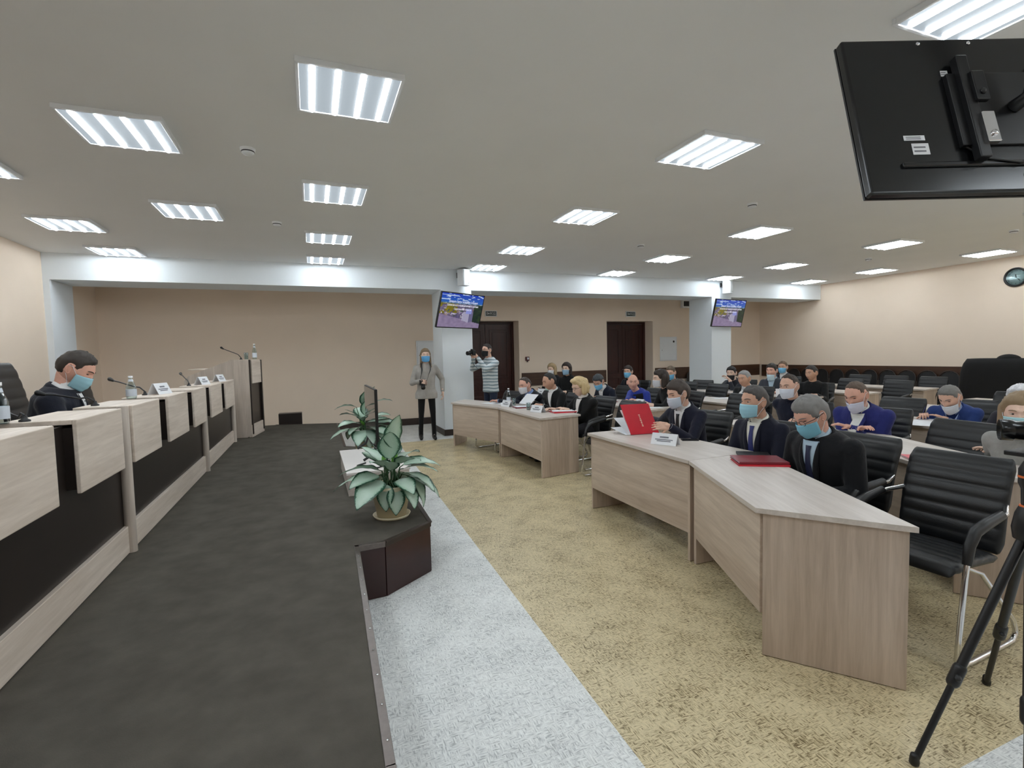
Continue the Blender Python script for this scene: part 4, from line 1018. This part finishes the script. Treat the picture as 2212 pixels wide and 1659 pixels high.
# --- the man at the raised desk
P1 = person('man in dark navy suit and light blue mask, head bowed, at the raised desk', H(163, 797, -1.50), 8, 13, 36, -4, 0, 'pink', ('short', (50, 42, 36)), MLB, 0, (16, 19, 32), WHITE, None,
       [W4(-1.24, 4.42, ZW+.03), W4(-1.28, 4.10, ZW+.03)], .3, fine=True, seat=.46+HS, bulk=1.2)
# --- standing pair
woman, whT, wwr = person('standing woman in long grey sweater with camera on neck strap', tuple(aty(919, 768, 9.18)), -98, 2, 2, 0, 0, 'pale', ('long', (128, 108, 84)), (96, 168, 222), 0, (168, 164, 158), None, None,
       [(.02, .30, .88), (.24, -.12, 1.10)], .5, True, .98, (14, 14, 15), None, False, .2, True, [V((0, -1, 0)), V((.0, 1, -.2)), V((0.05, .05, -1)), V((.8, .5, -.1))], .76, None, 1.0, cuffs=False)
man2, mhT, mwr = person('standing man in striped pale sweater and jeans taking a photo', tuple(aty(1052, 757, 9.14)), -158, 2, 0, 0, 0, 'fair', ('short', (44, 36, 32)), (18, 18, 20), 0, (196, 206, 210), None, None,
       [(.36, .06, 1.50), (.36, -.06, 1.50)], .7, True, 1.0, (38, 46, 66), None, True, .2, True, [V((.2, -1, .2)), V((.2, 1, .2)), V((.6, -.3, .6)), V((.6, .3, .6))], 0, M_stripe, 1.02, cuffs=False)
# --- audience
SEATED = []
def seated(*a, **k):
    t, HT, wr = person(*a, **k); SEATED.append((t, k.get('chairlab'))); return t, HT, wr
G = lambda px, py, z=.775: W4(*atz(px, py, z))
def sit(lab, px, py, X, face, lean, hp, hy, **k):
    return person(lab, H(px, py, X), face, lean, hp, hy, 0, **k)
people = []
def P(lab, px, py, X, face, lean, hp, hy, chairlab=None, **k):
    r = sit(lab, px, py, X, face, lean, hp, hy, **k); people.append((r[0], face, chairlab)); return r
DH = (50, 42, 37)
P('man in dark suit with pale blue shirt and white mask, front row by the bottle', 1134, 832, 3.08, 197, 28, 14, 0, 'black chair under the man in white mask by the bottle', skin='pink', hair=('reced', (66, 56, 50)), mask=(222, 222, 226), jacket=(24, 26, 36), shirt=(142, 170, 222), hands=[G(1112, 868), G(1076, 866)], w=1.04)
P('man without mask in black suit reading papers, front row', 1187, 824, 3.22, 190, 16, 16, -14, 'black chair under the man reading papers', skin='tan', hair=('reced', (34, 31, 30)), jacket=(19, 19, 21), shirt=WHITE, hands=[G(1172, 876, .80), G(1152, 868, .80)], curl=.7)
P('blonde woman in black jacket with glasses, front row', 1252, 836, 3.34, 186, 10, 18, -6, 'black chair under the blonde woman', skin='pale', hair=('wavy', (204, 180, 136)), jacket=(15, 15, 16), shirt=(226, 222, 218), hands=[G(1222, 884), G(1195, 884)], bare=.09, glasses=True, cuffs=False, w=1.03, bulk=1.08)
P('man with bowed head in dark blue suit and bright blue mask, second row', 1293, 824, 4.60, 190, 34, 34, 18, 'black chair under the bowed man in bright blue mask', skin='tan', hair=('full', (58, 62, 66)), mask=MB_, jacket=(24, 28, 44), shirt=WHITE)
P('smiling bald man in blue sweater and black vest, second row', 1367, 826, 4.72, 190, 24, 4, 48, 'black chair under the bald man', skin='pink', hair=None, jacket=(44, 62, 150), vest=(20, 20, 22), hands=[G(1378, 866, .78), G(1352, 868, .78)])
P('dark-haired woman in black dress turned away from the camera, second row', 1427, 818, 4.74, 170, 22, 8, -8, 'black chair under the dark-haired woman turned away', skin='pale', hair=('bob', (44, 33, 27)), mask=(206, 208, 214), jacket=(18, 18, 19), hands=[G(1396, 873, .79), G(1386, 866, .79)], bare=.10, curl=.7)
P('man in bright blue mask sitting in front of the right door', 1357, 803, 6.1, 196, 10, 4, 14, 'black chair under the man before the right door', skin='fair', hair=('full', (48, 38, 34)), mask=MB_, jacket=(22, 24, 34))
P('short-haired man in bright blue mask below the white wall cabinet', 1449, 805, 6.35, 194, 18, 18, 14, 'black chair under the man below the wall cabinet', skin='fair', hair=('short', (92, 78, 62)), mask=MB_, jacket=(24, 25, 30))
P('fair-haired woman in white mask near the back wall', 1192, 798, 4.95, 208, 6, 6, 0, 'black chair under the fair-haired woman at the back', skin='pale', hair=('bob', (168, 144, 108)), mask=(226, 226, 230), jacket=(24, 24, 26))
P('dark-haired woman in black with pale blue mask near the back wall', 1224, 797, 4.9, 212, 2, 4, 0, 'black chair under the dark-haired woman at the back', skin='pale', hair=('bob', (40, 28, 24)), mask=(150, 186, 214), jacket=(16, 16, 18))
P('woman with black mask resting chin on hand by the right pillar', 1580, 806, 7.6, 192, 18, 6, 12, 'black chair under the woman resting her chin', skin='pale', hair=('full', (24, 22, 24)), mask=(20, 20, 24), mdrop=.02, jacket=(44, 46, 54), hands=[(.34, .04, .96), G(1545, 843, .78)], curl=.8, bare=.05)
P('grey-haired man without mask in black suit, hands clasped', 1608, 818, 6.24, 198, 20, 6, -12, 'black chair under the grey-haired man with clasped hands', skin='tan', hair=('short', (150, 150, 150)), jacket=(17, 17, 19), shirt=WHITE, tie=(40, 40, 54), hands=[(.40, .04, .80), (.40, -.03, .80)], curl=.9)
P('dark-haired man in grey suit with mask pulled under the chin', 1667, 801, 7.7, 204, 8, 4, -8, 'black chair under the man in grey suit', skin='pink', hair=('full', (48, 42, 38)), mask=(196, 218, 228), mdrop=.05, jacket=(62, 66, 74), shirt=(178, 200, 216))
P('man in bright blue mask partly hidden behind the man in grey', 1691, 793, 9.2, 200, 6, 4, 0, 'black chair under the man hidden behind the grey suit', skin='tan', hair=('short', (104, 84, 66)), mask=MB_, jacket=(24, 28, 48), shirt=WHITE)
P('man in navy zip jacket and white mask holding a sheet up', 1705, 834, 4.68, 196, 20, 10, -12, 'black chair under the man in navy zip jacket', skin='fair', hair=('reced', (62, 50, 42)), mask=MW, jacket=(20, 24, 42), hands=[(.34, .16, .78), G(1690, 850, .98)], curl=.6, fine=True)
P('man without mask in black shirt, right part of fourth row', 1753, 806, 7.75, 200, 6, 8, -20, 'black chair under the man in black shirt', skin='tan', hair=('short', (46, 42, 40)), jacket=(16, 16, 18))
m20 = P('man in navy suit and black tie lifting a red folder, front row', 1465, 850, 3.2, 190, 16, 18, -16, 'black chair under the man with the red folder', skin='fair', hair=('full', (62, 52, 46)), mask=(206, 216, 230), jacket=(20, 22, 40), shirt=WHITE, tie=(18, 18, 24), hands=[W4(*atx(1446, 921, 2.95)), G(1404, 905, .80)], curl=.30, palms=[V((0, -.9, -.4)), V((0, 1, -.3)), V((.95, -.28, .12)), V((1, .1, .1))], fine=True)
P('man in navy suit with blue tie and pale blue mask, front row', 1630, 868, 3.2, 188, 8, 4, -16, 'black chair under the man with the blue tie', skin='tan', hair=('short', (74, 70, 68)), mask=MLB, jacket=(20, 22, 38), shirt=(228, 226, 214), tie=(38, 46, 104), hands=[(.36, .10, .64), (.36, -.10, .64)], fine=True, vneck=.32)
P('grey-haired man with glasses in black coat looking down, front row', 1752, 896, 3.0, 178, 18, 32, -10, 'black chair under the grey-haired man with glasses', skin='pink', hair=('full', (122, 120, 118)), mask=(128, 190, 212), jacket=(15, 16, 20), shirt=(178, 200, 216), tie=(30, 36, 66), hands=[(.34, .12, .62), (.34, -.10, .62)], fine=True, glasses=True, vneck=.30, bulk=1.16)
P('man in bright navy blazer with white mask under the nose, second row', 1850, 853, 4.60, 192, 28, 26, -12, 'black chair under the man in bright navy blazer', skin='pink', hair=('reced', (94, 78, 66)), mask=(208, 212, 230), mdrop=.022, jacket=(38, 44, 106), shirt=(224, 226, 222), hands=[(.38, -.02, .80), (.38, .06, .80)], fine=True, bulk=1.12)
P('man in blue blazer writing on a sheet, third row', 2052, 858, 6.00, 192, 38, 34, -14, 'black chair under the man writing', skin='fair', hair=('short', (118, 116, 112)), mask=(216, 222, 230), mdrop=.03, jacket=(38, 60, 116), shirt=(132, 150, 190), hands=[G(2046, 906, .775), G(1996, 900, .775)], curl=(.2, 1.0), fine=True)
P('light brown-haired woman in grey sweater behind the tripod camera', 2206, 893, 4.16, 186, 18, 6, 14, 'black chair under the woman in grey sweater', skin='pale', hair=('bob', (146, 124, 96)), mask=(166, 208, 214), jacket=(150, 150, 146), hands=[G(2168, 978, .78), G(2190, 965, .78)], fine=True)
P('person in white knitted hat mostly hidden behind the woman in grey', 2204, 861, 5.92, 190, 22, 10, 0, 'black chair under the person in white hat', skin='fair', hair=('full', (226, 226, 230)), jacket=(40, 40, 48), brows=False)
for t, face, lab in people:
    chair(t.location.x+.02*math.cos(R(face)), t.location.y+.02*math.sin(R(face)), face, lab)
for x, y, f, lab in [(3.35, 5.18, 186, 'empty black ribbed chair beside the blonde woman'), (2.80, 7.72, 196, 'empty black ribbed chair beside the man in white mask'), (4.44, 2.40, 172, 'empty black ribbed chair before the woman in grey sweater'), (6.05, 3.72, 184, 'empty black ribbed chair beside the man writing'),
                     (7.10, 8.02, 196, 'empty black ribbed chair left of the right pillar, rear one'), (6.42, 6.98, 184, 'empty black ribbed chair left of the right pillar, nearer one'), (5.1, 5.14, 184, 'empty black ribbed chair behind the red folder man'), (10.75, 7.35, 184, 'empty black ribbed chair, rear row, farthest of three'), (10.72, 6.62, 182, 'empty black ribbed chair, rear row, middle of three'), (10.72, 5.95, 182, 'empty black ribbed chair, rear row, nearest of three'), (9.28, 6.55, 182, 'empty black ribbed chair, fifth row, beside black-shirted man'), (9.28, 5.7, 182, 'empty black ribbed chair at the end of fifth row'), (7.75, 3.4, 186, 'empty black ribbed chair, fourth row, behind the man writing')]:
    chair(x, y, f, lab)

# ------------------------------------------------------------------ cameras held by the two standing people
def slr(label, loc, rz, tilt=0):
    t = thing('photo_camera', label, 'camera', loc); t.rotation_euler = (0, R(tilt), rz)
    MB().box((0, 0, 0), (.06, .135, .095)).box((.0, 0, .058), (.055, .06, .03)).build('camera_body', M_blackp, t, .010, 3)
    MB().lathe([(.034, .0), (.034, .05), (.038, .055), (.038, .095), (.034, .10), (.030, .09)], 20, 0, frame((.03, -.005, -.005), (0, 1, 0), (0, 0, 1), (1, 0, 0))).build('lens', M_blackp, t)
    MB().lathe([(.0001, .088), (.030, .088)], 20, 0, frame((.03, -.005, -.005), (0, 1, 0), (0, 0, 1), (1, 0, 0))).build('front_glass', M_tvback, t)
    return t
WM = Matrix.Translation(woman.location) @ Matrix.Rotation(woman.rotation_euler.z, 4, 'Z')
c0 = WM @ V((.255, -.07, 1.07)); sc_ = slr('black photo camera hanging on the standing woman', c0, R(-98), 50)
bpy.context.view_layer.update(); inv = sc_.matrix_world.inverted()
for sd in (1, -1):
    pts = [WM @ V(p) for p in ((-.05, sd*.055, 1.47), (.02, sd*.085, 1.465), (.11, sd*.085, 1.40), (.155, sd*.078, 1.30), (.185, sd*.065-.03, 1.20), (.225, sd*.065-.06, 1.11))]
    MB().tube([inv @ p for p in pts], [.012, .014, .015, .014, .006, .004], 6, 0, None, False, .4).build('neck_strap', M_blackp, sc_)
c1 = aty(1025, 766, 9.70)
c1 = man2.location+Matrix.Rotation(man2.rotation_euler.z, 3, 'Z') @ V((.43, .0, 1.585))
sc2 = slr('black photo camera raised by the standing man', c1, R(-158))
MB().tube([(0, .07, .02), (-.02, .075, -.1), (-.05, .05, -.28), (-.10, .02, -.30), (-.04, -.05, -.2), (0, -.07, .02)], .005, 6, 0, None, False, .5).build('neck_strap', M_blackp, sc2)

# ------------------------------------------------------------------ things on the desks
def sheet(name, label, c, rz, d=(.21, .297), m=None, tilt=0, group='loose papers on the desks'):
    t = MB().box((0, 0, 0), (d[0], d[1], .0015)).build(name, m or M_paper); t.location = c; t.rotation_euler = (0, R(tilt), rz)
    return tag(t, label, 'paper', group)
def folder(label, c, rz, m, d=(.235, .32), th=.012):
    t = thing('folder', label, 'folder', c, rz, 'red document folders')
    MB().box((0, 0, th-.001), (d[0], d[1], .002)).build('front_cover', m, t, .0008); MB().box((0, 0, .001), (d[0], d[1], .002)).build('back_cover', m, t, .0008)
    MB().box((-d[0]/2+.001, 0, th/2), (.002, d[1], th)).build('spine', m, t)
    for q in range(3): MB().box((.004, 0, .0035+q*(th-.006)/3), (d[0]-.012, d[1]-.014, .0012)).build('paper_sheet', M_paper, t)
    return t
p = atz(1640, 1000, ZK)
folder('bright red folder underneath the burgundy folder', (p.x, p.y, ZK), R(58), M_red); folder('burgundy folder lying on a red folder, front row', (p.x+.004, p.y+.01, ZK+.0135), R(60), M_dred, (.235, .315), .014)
p = atz(1620, 984, ZK); t = thing('notebook', 'thin black notebook behind the burgundy folder', 'notebook', (p.x+.03, p.y, ZK), R(50)); MB().box((0, 0, .011), (.16, .22, .003)).box((0, 0, .0015), (.16, .22, .003)).build('cover', M_blackp, t, .001); MB().box((0, 0, .006), (.155, .212, .006)).build('pages', M_paper, t)
# open red folder held up by the man in the front row
a, c = atz(1363, 940, ZK), atz(1424, 936, ZK); d = (c-a); d.z = 0; wdt = d.length; d.normalize(); bk = V((-d.y, d.x, 0))
if bk.dot(V((0, 0, 0))-a) > 0: bk = -bk                       # away from the photographer
t = thing('open_folder', 'open red folder standing on the front desk, cover lifted', 'folder', a)
upv = (V((0, 0, 1))*.95-bk*.0+(-d)*.26+bk*.22).normalized(); nn = d.cross(upv).normalized()
cov = MB().box((wdt/2, .15, 0), (wdt, .30, .003), 0, 0, frame(V((0, 0, .002)), d, upv, nn)).build('lifted_cover', M_red, t, .001)
rr = random.Random(4); x = .0
for k in range(9):
    wl_ = rr.choice((.006, .009, .012)); MB().box((wdt*.52, .08+x, -.0022 if nn.dot(-a) < 0 else .0022), (.012 if k % 4 else .018, wl_, .001), 0, 0, frame(V((0, 0, .002)), d, upv, nn)).build('gold_letter', M_gold, cov); x += wl_+.006
lo2 = MB().box((wdt*.5, .11, .0015), (wdt, .23, .003), 0, 0, frame(V((0, 0, .0005)), d, bk, V((0, 0, 1)))).build('lying_cover', M_blackp, t, .001)
for k, (tl, ln) in enumerate(((.95, .26), (.55, .24), (.2, .22))):
    u = (V((0, 0, 1))*tl+bk*(1-tl*.5)+(-d)*.25).normalized(); MB().box((wdt/2-.03*k, ln/2, 0), (wdt*.96, ln, .0015), 0, 0, frame(V((0, 0, .005)), d, u, d.cross(u).normalized())).build('paper_sheet', M_paper, t)
def card_px(label, px, py, rz, **k): q = atz(px, py, ZK); name_card(label, (q.x, q.y, ZK), rz, **k)
card_px('white folded name card in front of the red folder man', 1437, 960, R(-62), w=.22, h=.10)
card_px('white folded name card before the man in white mask', 1096, 878, R(-78), w=.22, h=.10, dark=True)
card_px('white folded name card before the blonde woman', 1162, 890, R(-72), w=.22, h=.10, dark=True)
card_px('white folded name card on the second row desk', 1384, 874, R(-85), w=.16, h=.09)
q = atz(1490, 951, ZK); t = thing('mobile_phone', 'black mobile phone lying on the front desk', 'phone', (q.x, q.y, ZK), R(62)); MB().prism([(-.037, -.07), (.037, -.07), (.037, .07), (-.037, .07)], 0, .009).build('case', M_blackp, t, .004, 3); MB().box((0, 0, .0095), (.066, .132, .0008)).build('screen', M_tvback, t)
q = atz(1099, 872, ZK); bottle('glass water bottle with white label on the front desk', (q.x, q.y, ZK), .25)
q = atz(1110, 876, ZK); tumbler('drinking glass beside the bottle on the front desk', (q.x, q.y, ZK))
q = atz(1147, 884, ZK); tumbler('drinking glass near the blonde woman', (q.x-.06, q.y-.05, ZK), .10)
q = atz(1215, 890, ZK); folder('red folder in front of the blonde woman', (q.x, q.y, ZK), R(84), M_red); sheet('paper_sheet', 'white sheet on the red folder of the blonde woman', (q.x+.02, q.y+.03, ZK+.016), R(70))
q = atz(1133, 880, ZK); folder('dark red folder before the man reading papers', (q.x, q.y, ZK), R(80), M_dred); sheet('paper_sheet', 'white sheet on the dark red folder', (q.x+.01, q.y+.02, ZK+.016), R(84))
q = atz(1062, 871, ZK); sheet('paper_sheet', 'white sheet at the left end of the front desk', (q.x, q.y, ZK+.001), R(20)); q = atz(1085, 872, ZK); sheet('paper_sheet', 'white sheet under the man in white mask', (q.x, q.y, ZK+.001), R(10))
q = atz(1142, 862, .86); sheet('paper_sheet', 'tilted sheet held by the man reading papers', (q.x, q.y, .86), R(12), tilt=-42)
q = atz(1307, 868, ZK); folder('red and white folder before the bowed man', (q.x, q.y, ZK), R(85), M_red); sheet('paper_sheet', 'white sheet before the bowed man', (q.x+.02, q.y-.04, ZK+.016), R(80))
q = atz(1362, 872, ZK); sheet('brochure', 'blue and white brochure on the second row desk', (q.x, q.y, ZK+.026), R(80), (.21, .15), mat('brochure_blue', (92, 120, 190), .5, var=.4, vs=30), 12)
q = atz(1405, 880, ZK); sheet('paper_sheet', 'white sheet before the woman turned away', (q.x, q.y, ZK+.001), R(75))
q = atz(1560, 860, ZK); sheet('paper_sheet', 'white sheet before the man with clasped hands', (q.x, q.y, ZK+.001), R(70)); q = atz(1585, 862, ZK); sheet('sticky_notes', 'yellow orange note pad on the third row desk', (q.x, q.y, ZK+.006), R(70), (.07, .16), mat('orange_paper', (226, 168, 60), .7))
q = atz(1525, 857, ZK); t = thing('car_keys', 'black keys on a blue card on the third row desk', 'keys', (q.x, q.y, ZK+.001), R(30)); MB().box((-.02, .06, .002), (.06, .12, .003)).build('blue_card', mat('blue_card', (44, 60, 140), .5), t); MB().ell((.03, -.05, .012), (.02, .035, .012)).tube([(.03, -.02, .012), (.05, .02, .01), (.03, .05, .01), (.01, .02, .01)], .004, 6, 0, None, True).build('key_fob', M_blackp, t)
q = atz(1570, 842, ZK); sheet('paper_sheet', 'white sheet before the woman resting her chin', (q.x, q.y, ZK+.001), R(70))
q = atz(1535, 900, ZK); 
q = atz(1595, 905, ZK); sheet('paper_sheet', 'white sheet on the second row desk behind blue tie man', (4.25, 3.55, ZK+.001), R(84)); sheet('paper_sheet', 'second white sheet on desk behind the blue tie man', (4.2, 3.3, ZK+.004), R(95))
q = atz(1689, 843, 1.02); sheet('paper_sheet', 'white sheet held up beside the face of navy jacket man', q-V((0, 0, .03)), R(60), (.10, .14), None, -75)
q = atz(2003, 909, ZK); sheet('paper_sheet', 'white sheet under the writing hand', (q.x, q.y, ZK+.001), R(100), (.21, .36)); q = atz(1990, 915, ZK); sheet('paper_sheet', 'lower white sheet at the desk edge before the writing man', (q.x-.02, q.y-.02, ZK+.0005), R(112), (.2, .3))
q = atz(1990, 903, .757); t = MB().tube([(0, 0, 0), (.05, -.01, .12)], .004, 6).build('pen', mat('pen_blue', (34, 36, 84), .4)); t.location = q; tag(t, 'dark blue pen in the hand of the writing man', 'pen')
q = atz(1983, 998, ZK); folder('pink red folder on second row desk behind the empty chair', (q.x+.10, q.y-.02, ZK), R(140), mat('pink_folder', (214, 84, 96), .5))
t = thing('sanitizer_bottle', 'pale green pump bottle with yellow top on a desk', 'bottle', (4.02, 8.36, ZK)); MB().lathe([(.05, 0), (.052, .02), (.052, .25), (.03, .285), (.016, .295)], 20).build('bottle_body', mat('pale_green_plastic', (176, 206, 192), .4), t); MB().lathe([(.018, .29), (.018, .32), (.006, .325), (.006, .37)], 14).box((-.02, 0, .375), (.075, .024, .02)).build('pump', mat('yellow_plastic', (228, 208, 84), .45), t)
name_card('white folded card beside the pale green pump bottle', (3.86, 8.30, ZK), R(-80), .2, .16)

# ------------------------------------------------------------------ tripod with video camera
ax = atz(2204, 1082, 1.09); ax = EYEP+ray(2226, 1129)*1.78
t = thing('tripod', 'black tripod with orange rings at the right picture edge', 'tripod', (ax.x, ax.y, 0)); top = V((0, 0, ax.z))
foot1 = atz(1975, 1652, 0); f2 = EYEP+ray(2203, 1659)*1.0; az = math.atan2(f2.y, f2.x)-.01
feet = [V((foot1.x-ax.x, foot1.y-ax.y, .012)), V((math.cos(az)*1.48-ax.x, math.sin(az)*1.48-ax.y, .012)), V((.42, .30, .012))]
feet[1] = V((math.cos(az)*(math.hypot(ax.x, ax.y)-.40)-ax.x, math.sin(az)*(math.hypot(ax.x, ax.y)-.40)-ax.y, .012))
for f in feet:
    st_ = top+(f-top).normalized()*.05; g = f-st_
    lg = MB().tube([st_, st_+g*.62], .015, 10).tube([st_+g*.6, f], .011, 10).build('leg', M_blackp, t)
    MB().capsule(st_+g*.58, st_+g*.64, .021, .021, 10).capsule(st_+g*.60+V((.0, 0, 0)), st_+g*.61+V((-.02, -.015, 0)), .010, .010, 8).build('leg_lock', M_blackp, lg); MB().capsule(f, f+V((0, 0, .02)), .017, .015, 8).build('rubber_foot', M_blackp, lg)
MB().lathe([(.045, -.06), (.05, -.02), (.042, .03), (.03, .06)], 18, 0, None, (0, 0, ax.z)).build('crown', M_blackp, t)
MB().lathe([(.0305, .050), (.0315, .056), (.0305, .062)], 18, 0, None, (0, 0, ax.z)).build('orange_ring', M_orange, t)
MB().lathe([(.026, .06), (.028, .12), (.036, .14), (.036, .19), (.022, .22), (.022, .25)], 18, 0, None, (0, 0, ax.z)).build('head', M_blackp, t)
MB().lathe([(.0365, .160), (.037, .164), (.0365, .168)], 18, 0, None, (0, 0, ax.z)).build('orange_ring', M_orange, t)
MB().box((-.03, .0, ax.z+.255), (.15, .07, .016)).build('quick_plate', M_blackp, t, .003)
cm = thing('video_camera', 'black camera mounted on the tripod at the right edge', 'camera', (ax.x+.025, ax.y, ax.z+.264), R(125))
MB().box((-.02, 0, .062), (.08, .14, .11)).box((-.02, 0, .128), (.06, .07, .03)).build('camera_body', M_blackp, cm, .012, 3)
MB().lathe([(.034, 0), (.034, .04), (.038, .045), (.038, .075), (.036, .08), (.032, .07), (.0001, .068)], 24, 0, frame((.02, 0, .06), (0, 1, 0), (0, 0, 1), (1, 0, 0))).build('lens', M_tvback, cm)
MB().lathe([(.015, 0), (.012, .012), (.0001, .013)], 12, 0, frame((-.03, -.07, .09), (1, 0, 0), (0, 0, 1), (0, -1, 0))).build('dial', M_chrome, cm)
